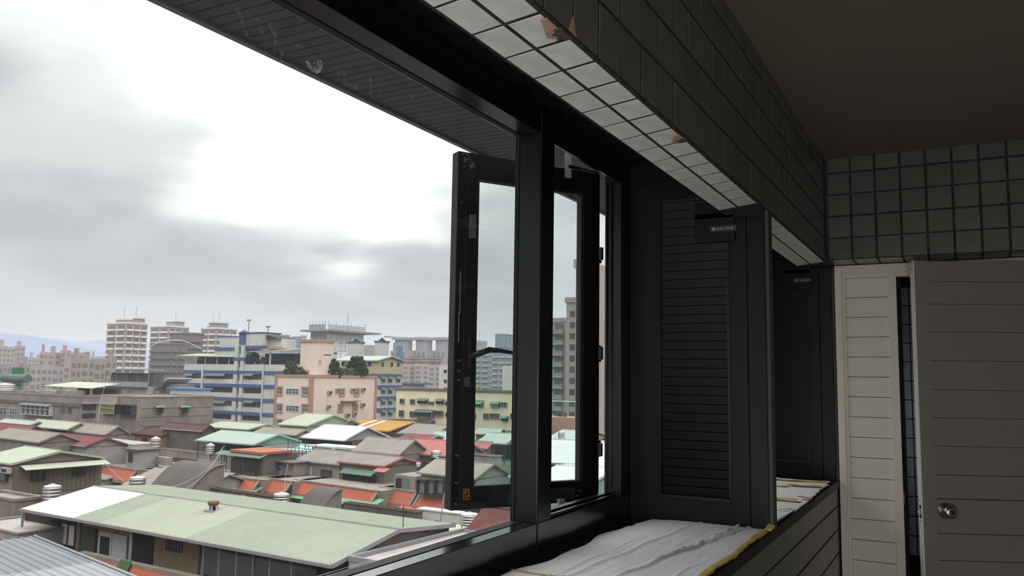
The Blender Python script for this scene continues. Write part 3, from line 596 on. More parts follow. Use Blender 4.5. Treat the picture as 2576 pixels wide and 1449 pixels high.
DK = cm('dark_opening', (0.018, 0.017, 0.017), noise=0); PANE = mat('far_window_pane', (0.035, 0.04, 0.045), rough=0.12, spec=0.5, rnd=0.5)
PANEG = mat('greenish_window_pane', (0.10, 0.14, 0.12), rough=0.2, spec=0.5, rnd=0.4); WFR = cm('white_window_frame', '#c9c7c2', noise=0); DFR = cm('dark_window_frame', '#3a3733', noise=0)
STEEL = cm('rusty_steel', '#4a3d38', noise=0.3); GALV = cm('galvanised_steel', '#8d9094', noise=0.1)
TANKM = mat('stainless_tank', (0.50, 0.48, 0.48), rough=0.25, metal=0.95, spec=0.5); TANKT = cm('pale_tank_lid', '#c4bab4', noise=0.1)
def hit(px, py, P, d):
    """plan point on the line P + t d seen at this picture position"""
    r = ray(px, py); n = Vector((-d.y, d.x, 0)); k = P.dot(n)/Vector((r.x, r.y, 0)).dot(n); return Vector((r.x*k, r.y*k, 0))
def ribbed(P0, P1, P2, P3, pitch, h, th):
    """corrugated slab: P0-P1 eave, P3-P2 ridge; ribs run from eave to ridge"""
    W = (P1-P0).length; n = max(2, int(W/pitch)); nn = (P1-P0).cross(P3-P0).normalized(); m = MB(); ks = []
    prof = [(0, 0), (0.30, 0), (0.42, h), (0.62, h), (0.74, 0)]
    us = []
    for i in range(n):
        for u, z in prof: us.append(((i+u)/n, z))
    us.append((1, 0))
    for u, z in us:
        a = P0.lerp(P1, u)+nn*z; b = P3.lerp(P2, u)+nn*z; m.v += [tuple(a), tuple(b)]
    for i in range(len(us)-1):
        m.f.append((2*i, 2*i+2, 2*i+3, 2*i+1)); m.mi.append(0); m.sm.append(False)
    dn = nn*th; k = len(m.v); m.v += [tuple(P0-dn), tuple(P1-dn), tuple(P2-dn), tuple(P3-dn), tuple(P0), tuple(P1), tuple(P2), tuple(P3)]
    for f in ((3, 2, 1, 0), (0, 1, 5, 4), (1, 2, 6, 5), (2, 3, 7, 6), (3, 0, 4, 7)): m.f.append(tuple(k+i for i in f)); m.mi.append(0); m.sm.append(False)
    return m
class Bld:
    """building seen with its front (x from xL to the near corner xC) and its right flank (xC to xR).
    yT: picture height of the roof edge at the corner; place it by roof level Z or by distance D."""
    def __init__(s, label, xL, xC, yT, xR=None, Z=None, D=None, dep=None, az=AZ0, wall='conc', base=GZ, name='building', cat='building', group=None, ztop=None, body=True, kind=None):
        s.ux, s.uy = axes(az); C = onZ(xC, yT, Z) if Z is not None else atD(xC, yT, D)
        s.zt = C.z if ztop is None else ztop; s.C = Vector((C.x, C.y, 0)); L = hit(xL, yT, s.C, s.ux); s.W = (s.C-L).dot(s.ux)
        if s.W < 0: s.W = -s.W
        s.o = s.C-s.ux*s.W
        s.dep = dep if dep is not None else (hit(xR, yT, s.C, s.uy)-s.C).dot(s.uy)
        s.R = s.C+s.uy*s.dep; s.base = base
        s.e = empty(name, s.o+s.ux*s.W/2+Vector((0, 0, base)), label, cat, group, kind)
        s.wm = WALL[wall] if isinstance(wall, str) else wall
        if body: s.box(0, s.W, 0, s.dep, base, s.zt, s.wm, 'wall')
    def box(s, u0, u1, v0, v1, z0, z1, m, name, parent=None, label=None, mb=None, kind=None):
        b = (mb or MB()).obox(s.o, s.ux, s.uy, u0, u1, v0, v1, z0, z1)
        if mb is None: return b.make(name, m, parent or s.e, label=label, kind=kind)
    def pt(s, u, v, z): return s.o+s.ux*u+s.uy*v+Vector((0, 0, z))
    def fr(s, x, y, v=0.0):   # on the front plane -> u, z
        return onW(x, y, s.o+s.uy*v, s.C+s.uy*v)
    def onroof(s, x, y):
        r = ray(x, y); k = (s.zt-s.slope*s.C.dot(s.uy))/(r.z-s.slope*r.dot(s.uy)); return r*k
    def sd(s, x, y): return onW(x, y, s.C, s.R)    # on the right flank -> v, z
    def rect(s, x0, y0, x1, y1, side, v=0.0):
        ym = (y0+y1)/2; xm = (x0+x1)/2
        g = (lambda a, b: s.fr(a, b, v)) if side == 'F' else s.sd
        u0 = g(x0, ym)[0]; u1 = g(x1, ym)[0]; return min(u0, u1), max(u0, u1), g(xm, y1)[1], g(xm, y0)[1]
    def put(s, u0, u1, z0, z1, o0, o1, side, m, name, parent=None, mb=None, label=None):
        """slab on the front/flank, from o0 to o1 metres outwards"""
        if side == 'F': return s.box(u0, u1, -o1, -o0, z0, z1, m, name, parent, label, mb)
        return s.box(s.W+o0, s.W+o1, u0, u1, z0, z1, m, name, parent, label, mb)
    def slab(s, x0, y0, x1, y1, m, name='panel', out=0.08, side='F', o0=0.0, label=None):
        u0, u1, z0, z1 = s.rect(x0, y0, x1, y1, side); return s.put(u0, u1, z0, z1, o0, out, side, m, name, label=label)
    def win(s, x0, y0, x1, y1, side='F', fm=None, pm=None, n=2, out=0.10, trim=None, bars=0, name='window', ft=0.09, tr=None, cage=False):
        fm = fm or WFR; pm = pm or PANE; u0, u1, z0, z1 = s.rect(x0, y0, x1, y1, side)
        if trim:
            t = 0.28; q = MB()
            for a in ((u0-t, u1+t, z1, z1+t), (u0-t, u1+t, z0-t, z0), (u0-t, u0, z0, z1), (u1, u1+t, z0, z1)): s.put(*a, 0, out+0.08, side, None, '', mb=q)
            q.make('window_surround', trim, s.e)
        q = MB(); d = min(ft, (u1-u0)*0.12)
        for a in ((u0, u1, z1-d, z1), (u0, u1, z0, z0+d), (u0, u0+d, z0+d, z1-d), (u1-d, u1, z0+d, z1-d)): s.put(*a, 0.0, out, side, None, '', mb=q)
        for i in range(1, n): c = u0+(u1-u0)*i/n; s.put(c-d*0.4, c+d*0.4, z0+d, z1-d, 0.0, out, side, None, '', mb=q)
        if tr: c = z0+(z1-z0)*tr; s.put(u0+d, u1-d, c-d*0.4, c+d*0.4, 0, out, side, None, '', mb=q)
        w = q.make(name, fm, s.e)
        s.put(u0+d, u1-d, z0+d, z1-d, 0.0, out*0.35, side, pm, 'pane', w)
        if bars:
            q = MB()
            for i in range(bars): c = z0+(z1-z0)*(i+0.5)/bars; s.put(u0, u1, c-0.015, c+0.015, out+0.25, out+0.28, side, None, '', mb=q)
            for i in range(4): c = u0+(u1-u0)*i/3; s.put(c-0.015, c+0.015, z0, z1, out+0.25, out+0.28, side, None, '', mb=q)
            q.make('window_cage', STEEL if bars < 9 else GALV, w)
        return w
    def awn(s, x0, y0, x1, y1, m, out=0.9, side='F', name='awning', drop=0.35):
        u0, u1, z0, z1 = s.rect(x0, y0, x1, y1, side); q = MB(); P = (lambda u, o, z: s.pt(u, -o, z)) if side == 'F' else (lambda u, o, z: s.pt(s.W+o, u, z))
        t = 0.06; a = [P(u0, 0, z1-t), P(u0, out, z0), P(u1, out, z0), P(u1, 0, z1-t)]; 
        if side != 'F': a = a[::-1]
        q.hexa(a, [p+Vector((0, 0, t)) for p in a]); return q.make(name, m, s.e)
    def ac(s, x0, y0, x1, y1, side='F'):
        u0, u1, z0, z1 = s.rect(x0, y0, x1, y1, side); w = s.put(u0, u1, z0, z1, 0, 0.45, side, cm('ac_casing', '#a79f96', noise=0.1), 'air_conditioner')
        s.put(u0+(u1-u0)*.2, u1-(u1-u0)*.2, z0+(z1-z0)*.2, z1-(z1-z0)*.2, 0.45, 0.47, side, DFR, 'grille', w)
    def cope(s, h=0.25, o=0.12, m=None, z=None):
        z = s.zt if z is None else z; m = m or WALL['rim']; q = MB()
        for a in ((-o, s.W+o, -o, 0.15), (-o, s.W+o, s.dep-0.15, s.dep+o), (-o, 0.15, 0.15, s.dep-0.15), (s.W-0.15, s.W+o, 0.15, s.dep-0.15)): s.box(*a, z, z+h, None, '', mb=q)
        return q.make('coping', m, s.e)
    def gable(s, rx, ry, Zr, m, ov=0.35, pitch=0.30, h=0.035, th=0.05, gm=None, back=None, fascia=None, segs=None, wallp=True, lov=None, bx=None, by=None):
        """ridge parallel to the front; rx, ry: picture position of the ridge above the flank, Zr its level"""
        P = hit(rx, ry, s.C, s.uy); run = max(1.2, (P-s.C).dot(s.uy)); Zr = max(s.zt+0.3, min(s.zt+run*0.6, atD(rx, ry, (s.C+s.uy*run).length).z))
        if bx: back = max(0.6, (hit(bx, ry, s.C, s.uy)-s.C).dot(s.uy)-run)
        bk = back if back is not None else min(run, 7); s.run = run; lo = ov if lov is None else lov
        sl = (Zr-s.zt)/run; ze = s.zt; s.slope = sl
        sb = sl
        if by: sb = (Zr-atD(bx, by, (s.C+s.uy*(run+bk)).length).z)/bk
        segs = segs or [(0, 1, m)]
        for a, b, mm in segs:
            u0 = -lo+(s.W+lo+ov)*a; u1 = -lo+(s.W+lo+ov)*b
            ribbed(s.pt(u0, 0, ze), s.pt(u1, 0, ze), s.pt(u1, run, Zr), s.pt(u0, run, Zr), pitch, h, th).make('roof_sheet', mm, s.e)
        if bk > 0.1:
            ribbed(s.pt(s.W+ov, run+bk, Zr-sb*bk), s.pt(-lo, run+bk, Zr-sb*bk), s.pt(-lo, run, Zr), s.pt(s.W+ov, run, Zr), pitch, h, th).make('roof_sheet', segs[-1][2] if len(segs) > 1 else m, s.e)
        q = MB(); q.tube([s.pt(-lo, run, Zr+0.02), s.pt(s.W+ov, run, Zr+0.02)], 0.09, 6); q.make('ridge_cap', fascia or m, s.e)
        q = MB(); s.box(-lo, s.W+ov, -0.12, -0.0, ze-0.18, ze+0.02, None, '', mb=q); q.make('gutter', fascia or GALV, s.e)
        # rake trims on the flank
        q = MB(); W2 = s.W+ov
        a = [s.pt(W2, 0, ze-0.2), s.pt(W2+0.06, 0, ze-0.2), s.pt(W2+0.06, run, Zr-0.2), s.pt(W2, run, Zr-0.2)]; q.hexa(a, [p+Vector((0, 0, 0.26)) for p in a])
        a = [s.pt(W2, run, Zr-0.2), s.pt(W2+0.06, run, Zr-0.2), s.pt(W2+0.06, run+bk, Zr-sb*bk-0.2), s.pt(W2, run+bk, Zr-sb*bk-0.2)]
        if bk > 0.1: q.hexa(a, [p+Vector((0, 0, 0.26)) for p in a])
        q.make('rake_trim', fascia or m, s.e)
        if wallp:
            zz = ze-0.3; i = 0.3
            top = lambda v: (ze+sl*v if v < run else Zr-sb*(v-run))-0.08
            for u in (0.0, s.W-0.12):
                g = MB(); k = [(i, zz), (run+bk-i, zz), (run+bk-i, top(run+bk-i)), (run, top(run)), (i, top(i))]
                a = [s.pt(u, v, z) for v, z in k]; b = [s.pt(u+0.12, v, z) for v, z in k]; g.face(a); g.face(b[::-1])
                for j in range(5): g.face([a[j], b[j], b[(j+1) % 5], a[(j+1) % 5]])
                g.make('gable_wall', gm or s.wm, s.e)
        s.dep = run+bk; return s
def house(label, xL, xC, yC, rx, ry, Ze, Zr, roof, wall='conc', gm=None, az=AZ0, open_front=False, base=GZ, ov=0.35, inset=0.35, name='rooftop_house', cat='building', group=None, **k):
    b = Bld(label, xL, xC, yC, Z=Ze, dep=1, az=az, wall=wall, name=name, cat=cat, group=group, body=False, base=base)
    b.gable(rx, ry, Zr, ROOF[roof], ov=ov, gm=WALL[gm] if gm else None, **k)
    if open_front:
        b.box(0.0, b.W, 2.2, b.dep-inset, base, Ze-0.15, b.wm, 'wall'); b.box(0, b.W, inset, 2.2, base, Ze-3.0, b.wm, 'floor_slab')
        n = max(2, int(b.W/3)); 
        for i in range(n+1): b.box(b.W*i/n-0.06, b.W*i/n+0.06, 0.25, 0.37, Ze-3.0, Ze-0.1, STEEL, 'post')
        b.box(0.02, b.W-0.02, 2.10, 2.2, Ze-2.6, Ze-0.3, DK, 'shaded_opening')
    else:
        b.box(0, b.W, inset, b.dep-inset, base, Ze-0.12, b.wm, 'wall')
    return b
def tank(label, xc, y0, y1, r, Z, legs=0.5, group='stainless steel rooftop water tanks', dome=True):
    """upright banded steel tank; y1 picture height of its foot, foot at level Z"""
    P = onZ(xc, y1, Z); D = math.hypot(P.x, P.y); H = (atD(xc, y0, D).z-Z)
    e = empty('water_tank', P, label, 'water tank', group); zb = Z+min(legs, H*0.25); hb = H-(zb-Z)
    for i in range(4): a = math.pi/4+i*math.pi/2; MB().tube([(P.x+r*.8*math.cos(a), P.y+r*.8*math.sin(a), Z), (P.x+r*.8*math.cos(a), P.y+r*.8*math.sin(a), zb)], 0.04, 5).make('leg', STEEL, e)
    pr = []; n = 4; hh = hb*0.80
    for i in range(n):
        z = hh*i/n; pr += [(r*0.97, z), (r, z+hh/n*.15), (r, z+hh/n*.8), (r*0.955, z+hh/n*.92)]
    pr.append((r*0.97, hh)); MB().lathe((P.x, P.y, zb), pr, 20).make('shell', TANKM, e)
    MB().lathe((P.x, P.y, zb+hh), [(r*0.99, 0), (r*0.9, hb*.05), (r*0.45, hb*.12), (r*0.25, hb*.135), (r*0.25, hb*.17), (r*.05, hb*.2)], 20).make('lid', TANKT, e)
    return e
# ------------------------------------------------------------------ GROUND AND FAR HILLS
MB().box(-2600, 1200, -300, 3500, GZ-1, GZ).make('ground', cm('street_ground', '#6b6863', noise=0.3, nscale=0.02), kind='structure')
def hills():
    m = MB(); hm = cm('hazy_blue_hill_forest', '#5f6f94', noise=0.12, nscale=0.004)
    for nm, D, pts in (('near', 2300, [(-400, 820), (-150, 828), (0, 837), (60, 842), (110, 850), (150, 858), (190, 868), (215, 874), (270, 888), (340, 892), (420, 900), (500, 915)]), ('far', 3100, [(-50, 846), (60, 848), (115, 849), (150, 852), (180, 858), (205, 861), (240, 856), (262, 855), (300, 862), (400, 870), (560, 890), (800, 905)])):
        m = MB(); prev = None
        for i, (x, y) in enumerate(pts):
            P = atD(x, y, D); d = Vector((P.x, P.y, 0)).normalized(); f = P-d*300; f.z = -40; b = P+d*280; b.z = -40; g = f.lerp(P, 0.6); g.z += 0.08*(P.z+40); cur = (f, g, P, b)
            if prev:
                for j in range(3): m.face([prev[j], cur[j], cur[j+1], prev[j+1]])
            prev = cur
        m.make('hill_ridge', hm, label='low blue wooded hill on the horizon, %s' % ('the nearer ridge falling to the right' if nm == 'near' else 'the paler ridge behind'), cat='hill')
hills()

# ------------------------------------------------------------------ LAYER 1: the long shed roof below the window
b = Bld('long rooftop dwelling with a white and pale green corrugated roof below the window', 47, 825, 1420, Z=-11, dep=1, wall='tan', name='rooftop_house', cat='building', body=False)
w_ = 825-47
fx = lambda x: (b.fr(x, 1280+(x-47)*0.18)[0]+0.3)/(b.W+0.6)
b.gable(995, 1331, -9.95, ROOF['green'], ov=0.3, pitch=0.25, h=0.05, wallp=True, gm=WALL['dconc'], bx=1136, by=1318, fascia=cm('mauve_gutter', '#8f8a8a', noise=.15),
        segs=[(0, fx(183), ROOF['white']), (fx(183), fx(250), ROOF['green2']), (fx(250), fx(463), ROOF['green']), (fx(463), 1, ROOF['green2'])])
ZE = b.zt
b.box(0, b.W, 2.2, min(b.dep-0.6, 2*b.run-.6), GZ, ZE-0.1, WALL['tan'], 'wall'); b.box(0, b.W, 0.2, 2.2, GZ, ZE-3.0, WALL['dconc'], 'floor_slab')
VV = 2.15
def rb(x0, x1, y0, y1, m, name, out=0.06, lab=None):
    u0, u1, z0, z1 = b.rect(x0, y0, x1, y1, 'F', VV); return b.box(u0, u1, VV-out, VV+0.02, z0, z1, m, name, label=lab)
rb(60, 190, 1300, 1382, cm('brown_soot_wall', '#3c3330', noise=0.4), 'stained_wall', 0.05)  # dark mottled panel drawn for the dark room under the eave
rb(128, 150, 1308, 1345, DK, 'window_opening', 0.10); rb(158, 171, 1318, 1368, WFR, 'towel_panel', 0.12); rb(176, 189, 1322, 1372, WFR, 'towel_panel', 0.12)
rb(70, 77, 1308, 1330, cm('red_rag', '#8c3530', noise=0.2), 'red_rag', 0.25)
u0, u1, z0, z1 = b.rect(201, 1326, 243, 1392, 'F', VV)
sh = b.box(u0, u1, VV-0.08, VV+0.02, z0, z1, cm('shutter_green_dark', '#3a3f35', noise=0.1), 'louvred_shutter')
for i in range(14): b.box(u0+0.04, u1-0.04, VV-0.12, VV-0.08, z0+(z1-z0)*(i+.2)/14, z0+(z1-z0)*(i+.75)/14, cm('shutter_green', '#565c4a', noise=0.1), 'louvre', sh)
rb(249, 320, 1342, 1402, WALL['wplain'], 'white_partition', 0.07); rb(254, 279, 1350, 1400, DFR, 'door', 0.10); rb(250, 254, 1343, 1400, WFR, 'door_frame', 0.12); rb(279, 283, 1343, 1402, WFR, 'door_frame', 0.12)
rb(333, 388, 1345, 1422, DK, 'dark_doorway', 0.12)
rb(388, 500, 1350, 1440, WALL['tan'], 'tan_wall', 0.06)
wv = b.rect(422, 1360, 461, 1387, 'F', VV); q = MB()
for i in range(7): c = wv[0]+(wv[1]-wv[0])*i/6; b.box(c-.02, c+.02, VV-0.16, VV-0.13, wv[2], wv[3], None, '', mb=q)
for z in (wv[2], (wv[2]+wv[3])/2, wv[3]-.03): b.box(wv[0], wv[1], VV-0.16, VV-0.13, z, z+.03, None, '', mb=q)
ww = b.box(wv[0], wv[1], VV-0.12, VV, wv[2], wv[3], PANE, 'window'); q.make('bars', STEEL, ww)
for x in (49, 197, 327, 500, 640, 825):
    u = b.fr(x, 1380, 0.3)[0]; b.box(u-0.09, u+0.09, 0.3, 0.42, ZE-3.2, ZE-0.1, GALV if x in (49, 327) else STEEL, 'post')
gl = mat('screen_glass', (0.02, 0.024, 0.026), rough=0.08, spec=0.6)
for i, (xa, xb) in enumerate(((513, 552), (552, 596), (596, 638), (638, 680), (680, 735), (735, 800))):
    ua, ub = b.fr(xa, 1400, 0.35)[0], b.fr(xb, 1400, 0.35)[0]; b.box(ua+0.04, ub-0.04, 0.33, 0.36, ZE-2.9, ZE-0.5, gl, 'glass_screen'); b.box(ua-0.03, ua+0.03, 0.3, 0.4, ZE-3, ZE-0.2, GALV, 'mullion')
u = b.fr(513, 1400, VV)[0]; b.box(u, b.W-0.4, VV-0.05, VV+0.02, ZE-3, ZE-0.1, WALL['dconc'], 'back_wall')
# red tiled parapet skirt in front
u0 = b.fr(170, 1390, -1.2)[0]; q = MB()
A = [b.pt(u0, -1.6, ZE-4.4), b.pt(b.W, -1.6, ZE-4.4), b.pt(b.W, -0.3, ZE-2.4), b.pt(u0, -0.3, ZE-2.4)]
q.hexa([p-Vector((0, 0, 0.3)) for p in A], A); q.make('tiled_skirt', WALL['redp'], b.e)
b.box(u0, b.W, -0.35, 0.15, ZE-2.45, ZE-2.2, WALL['rim'], 'coping')
ug = b.fr(282, 1415, -1)[0]; A = [b.pt(ug, -1.65, ZE-4.35), b.pt(ug+1.3, -1.65, ZE-4.35), b.pt(ug+1.3, -0.36, ZE-2.15), b.pt(ug, -0.36, ZE-2.15)]
q = MB(); q.hexa([p-Vector((0, 0, 0.1)) for p in A], [p+Vector((0, 0, 0.06)) for p in A]); q.make('green_strip', cm('moss_green_sheet', '#50663f', noise=0.2), b.e)
long_roof = b
# turbine ventilator
P = b.onroof(536, 1285); e = empty('roof_ventilator', P, 'bronze mushroom turbine ventilator standing on the long pale green roof', 'ventilator')
bz = cm('bronze_sheet', '#8c7350', noise=0.2, rough=0.5); D = math.hypot(P.x, P.y)
q = MB(); q.box(P.x-.45, P.x+.45, P.y-.45, P.y+.45, P.z-0.15, P.z+0.06); q.make('base_plate', GALV, e)
for i in range(6): a = i*math.pi/3; MB().tube([(P.x+.34*math.cos(a), P.y+.34*math.sin(a), P.z), (P.x+.28*math.cos(a), P.y+.28*math.sin(a), P.z+.42)], 0.04, 5).make('leg', WFR, e)
MB().lathe((P.x, P.y, P.z), [(0.18, 0), (0.18, .45)], 14).make('duct', DK, e)
hd = MB().lathe((P.x, P.y, P.z+.38), [(0.26, 0), (0.34, .05), (0.39, .18), (0.37, .30), (0.26, .38), (.05, .41)], 24).make('turbine_head', bz, e)
q = MB()
for i in range(18): a = i*math.pi/9; q.tube([(P.x+.35*math.cos(a), P.y+.35*math.sin(a), P.z+.43), (P.x+.405*math.cos(a+.1), P.y+.405*math.sin(a+.1), P.z+.56), (P.x+.37*math.cos(a+.2), P.y+.37*math.sin(a+.2), P.z+.70)], 0.012, 4)
q.make('vane', cm('bronze_dark', '#6b5438', noise=0.2), hd)

# grey corrugated roof, bottom left corner
b = Bld('grey corrugated metal roof in the bottom left corner, nearest of all roofs', -260, 86, 1350, Z=-9, dep=1, az=-14.7, wall='dconc', body=False, name='rooftop_house')
P = onZ(86, 1350, -9); ux, uy = axes(-14.7); a0 = Vector((P.x, P.y, 0))-ux*14; L = 34
def zg(v, u=0): return -9-0.10*max(0, -v)
c = [a0+ux*L, a0+ux*14, a0+ux*14-uy*13, a0+ux*L-uy*13]
def lift(p, dz=0): v = (p-a0).dot(uy); return Vector((p.x, p.y, -9+0.055*v+dz))
UB = 14+(hit(243, 1420, Vector((P.x, P.y, 0)), ux)-Vector((P.x, P.y, 0))).dot(ux)
def zr(p): u = (p-a0).dot(ux); return Vector((p.x, p.y, -9.0-0.0*u))
ribbed(zr(a0+ux*14), zr(a0+ux*14-uy*14), zr(a0+ux*UB-uy*14), zr(a0+ux*UB), 0.42, 0.06, 0.05).make('roof_sheet', ROOF['bluegrey'], b.e)
ribbed(zr(a0+ux*UB), zr(a0+ux*UB-uy*14), zr(a0+ux*L-uy*14), zr(a0+ux*L), 0.42, 0.06, 0.05).make('roof_sheet', cm('pale_grey_new_sheet', '#a6a7ab', noise=0.06), b.e)
q = MB(); q.tube([zr(a0+ux*14)+Vector((0, 0, .05)), zr(a0+ux*L)+Vector((0, 0, .05))], 0.07, 6); q.make('ridge_cap', GALV, b.e)
q = MB().obox(a0, ux, uy, 14.3, L-.3, -13.6, -0.4, GZ, -9.15); q.make('wall', WALL['dconc'], b.e)
# left margin: low concrete walls and grey slab behind the white roof
b = Bld('low stained concrete yard wall at the left edge beside the steel tank', -60, 38, 1262, 104, Z=-11.5, wall='conc', name='yard_wall', cat='wall'); b.cope()
b = Bld('pale grey concrete terrace at the left edge beside the white roof', -80, 46, 1345, Z=-12.5, dep=5, wall='lconc', name='terrace', cat='terrace'); b.cope(0.15)
b.slab(-60, 1352, 40, 1372, WALL['redp'], 'tiled_band', 0.15)

# flat roof right of the long shed
b = Bld('flat pale concrete roof with raised rim beneath the window frame', 878, 1240, 1396, Z=-11.4, dep=12, wall='lconc', name='flat_roof', cat='building', body=False)
P = onZ(878, 1400, -10.7); b.o = Vector((P.x, P.y, 0)); b.W = 13; b.dep = 12.8; b.C = b.o+b.ux*13
b.box(0, 13, 0, 12.8, GZ, -10.95, WALL['lconc'], 'wall'); b.zt = -10.95; b.cope(0.30, 0.05, cm('mortar_rim', '#8d8d90', noise=0.15)); b.box(0.2, 12.8, 0.2, 12.6, -10.95, -10.9, cm('dusty_screed', '#a59d99', noise=0.12, nscale=0.4), 'screed')
b.box(0, 13, -3.5, 0, GZ, -12.0, WALL['lconc'], 'lower_step')
P = onZ(1013, 1357, -10.65)
MB().tube([(P.x, P.y, -10.7), (P.x, P.y, -10.65+2.2)], 0.035, 5).make('rusty_rod', STEEL, label='upright rusty rod on the near corner of the flat pale roof', cat='rod')
P = onZ(1109, 1322, -10.65); MB().tube([(P.x-.1, P.y, -10.7), (P.x+.25, P.y, -10.65+2.3)], 0.05, 5).make('thin_pole', GALV, label='leaning thin pale pole at the far corner of the flat roof', cat='pole')
q = MB()
for i in range(7): a = R.uniform(0, 3.1); q.tube([(P.x+R.uniform(-.5, .8), P.y+R.uniform(-.6, .3), -10.6), (P.x+1.4*math.cos(a)+.2, P.y-.6+.8*math.sin(a), -10.35)], 0.03, 4)
q.make('scrap_rods', STEEL, label='scatter of scrap metal rods on the rim of the flat roof', cat='scrap')
b = Bld('small pastel green roof wedged between long shed and flat roof', 965, 1062, 1362, Z=-12.6, dep=7, wall='dconc', name='low_roof', body=True); b.box(-.2, b.W+.2, -.2, 7, b.zt, b.zt+0.15, ROOF['pgreen'], 'roof_sheet')
b = Bld('pale blue rendered parapet wall behind the flat roof', 1051, 1152, 1294, Z=-12.0, dep=1.0, wall='white', name='roof_parapet', cat='wall'); b.box(-.1, b.W+.1, -.1, 1.1, b.zt, b.zt+.12, WALL['wplain'], 'coping')
b = Bld('long dark brown parapet wall behind the pale green roof ridge, right half', 864, 1048, 1291, Z=-12.0, dep=0.8, wall='dconc', name='roof_parapet', cat='wall', az=-6, base=-14); b.cope(0.12, 0.06, cm('brown_coping', '#5d4c42', noise=0.3))
b = Bld('dark mossy parapet wall with pale repair patches behind the pale green ridge, left half', 508, 684, 1251, Z=-12.2, dep=0.8, wall='dconc', name='roof_parapet', cat='wall', az=-6, base=-14); b.cope(0.12, 0.06, cm('brown_coping', '#5d4c42'))
for (x, y, s) in ((535, 1243, 7), (560, 1250, 5), (588, 1250, 8), (612, 1249, 5)): b.slab(x-s, y-s*.8, x+s, y+s*.7, WALL['lconc'], 'repair_patch', 0.03)
# rusty red roof and tank at the pane corner
b = house('rusty red corrugated roof seen low at the fixed pane right edge', 1176, 1420, 1366, 1460, 1300, -10.4, -8.6, 'rust', 'white', ov=0.2, az=-4)
tank('squat steel water tank with pale domed lid beneath the open casement', 1180, 1287, 1327, 0.75, -11.9, legs=.2)
tank('steel water tank half hidden behind the long pale green roof ridge', 707, 1237, 1275, 0.75, -12.4, legs=.2)
tank('banded steel water tank behind the white roof, leftmost of the two near it', 129, 1216, 1266, 0.75, -11.8, legs=.3)
tank('steel water tank behind the white roof centre, before the red parapet', 344, 1195, 1240, 0.8, -12.6, legs=.3)

# ------------------------------------------------------------------ LAYER 2: the terrace row across the lane
def skirt(lab, xL, xC, yC, h, Z=-14, mat_=None, base=True, az=-10, out=1.3, dep=9, wall='conc'):
    b = Bld(lab, xL, xC, yC, Z=Z, dep=dep, az=az, wall=wall, name='terrace_house', base=GZ)
    q = MB(); A = [b.pt(0, -out, b.zt-h), b.pt(b.W, -out, b.zt-h), b.pt(b.W, 0, b.zt-0.05), b.pt(0, 0, b.zt-0.05)]; q.hexa([p-Vector((0, 0, .25)) for p in A], A); q.make('tiled_skirt', mat_ or WALL['redp'], b.e)
    b.box(0, b.W, -0.15, 0.25, b.zt-.12, b.zt+0.1, WALL['rim'], 'coping')
    for u in (0, b.W-0.35):
        q = MB(); A = [b.pt(u, -out-.02, b.zt-h), b.pt(u+.35, -out-.02, b.zt-h), b.pt(u+.35, -.02, b.zt), b.pt(u, -.02, b.zt)]; q.hexa([p-Vector((0, 0, .3)) for p in A], [p+Vector((0, 0, .06)) for p in A]); q.make('coping_rib', WALL['rim'], b.e)
    b.box(0, b.W, -out-.08, -out+.12, b.zt-h-.4, b.zt-h-.12, WALL['rim'], 'lintel')
    return b
b = skirt('terrace house with brick red tiled skirt beneath the barred rooftop cage', 561, 655, 1208, 1.5)
b.awn(528, 1216, 664, 1233, ROOF['dgreen'], out=2.3); 
for i in range(9): x = 535+i*14; b.slab(x, 1232, x+2, 1250, STEEL, 'truss_bar', 1.9, o0=1.8)
b = skirt('terrace house with brick red tiled skirt below the grey door hut', 656, 736, 1212, 1.5); b.win(682, 1237, 700, 1250, fm=WALL['rim'], n=2)
b = skirt('terrace house with brick red skirt and bright green awning behind the arched roof', 742, 851, 1222, 1.5); b.awn(708, 1234, 800, 1247, ROOF['bgreen'], out=2.0)
b = skirt('terrace house with brick red skirt and long bright green awning', 853, 952, 1236, 1.6); b.awn(862, 1249, 968, 1266, ROOF['bgreen'], out=2.2)
for i in range(8): x = 868+i*12; b.slab(x, 1264, x+2, 1280, STEEL, 'truss_bar', 1.9, o0=1.8)
b = skirt('terrace house with brick red skirt and small framed window in red wall', 953, 1051, 1238, 1.5); b.slab(976, 1262, 1022, 1294, WALL['redp'], 'red_wall', .3); b.win(984, 1270, 1008, 1288, fm=WALL['rim'], pm=PANEG, n=3, out=.5)
b = skirt('terrace house with brick red skirt and ribbed red awning', 1055, 1150, 1252, 1.5); b.awn(1027, 1269, 1140, 1284, ROOF['red'], out=2.0)
b = skirt('leftmost stretch of brick red tiled skirt with three panels behind the grey hut', 256, 346, 1183, 1.5); b.slab(296, 1190, 324, 1218, WALL['redp'], 'red_wall', .3); b.win(300, 1198, 320, 1212, fm=WALL['rim'], n=1, out=.5, pm=DK); b.ac(268, 1192, 278, 1202)
b = skirt('terrace house with a long brick red skirt left of the big arched roof', 348, 465, 1198, 1.6); b.win(384, 1202, 402, 1217, n=3, pm=PANEG)
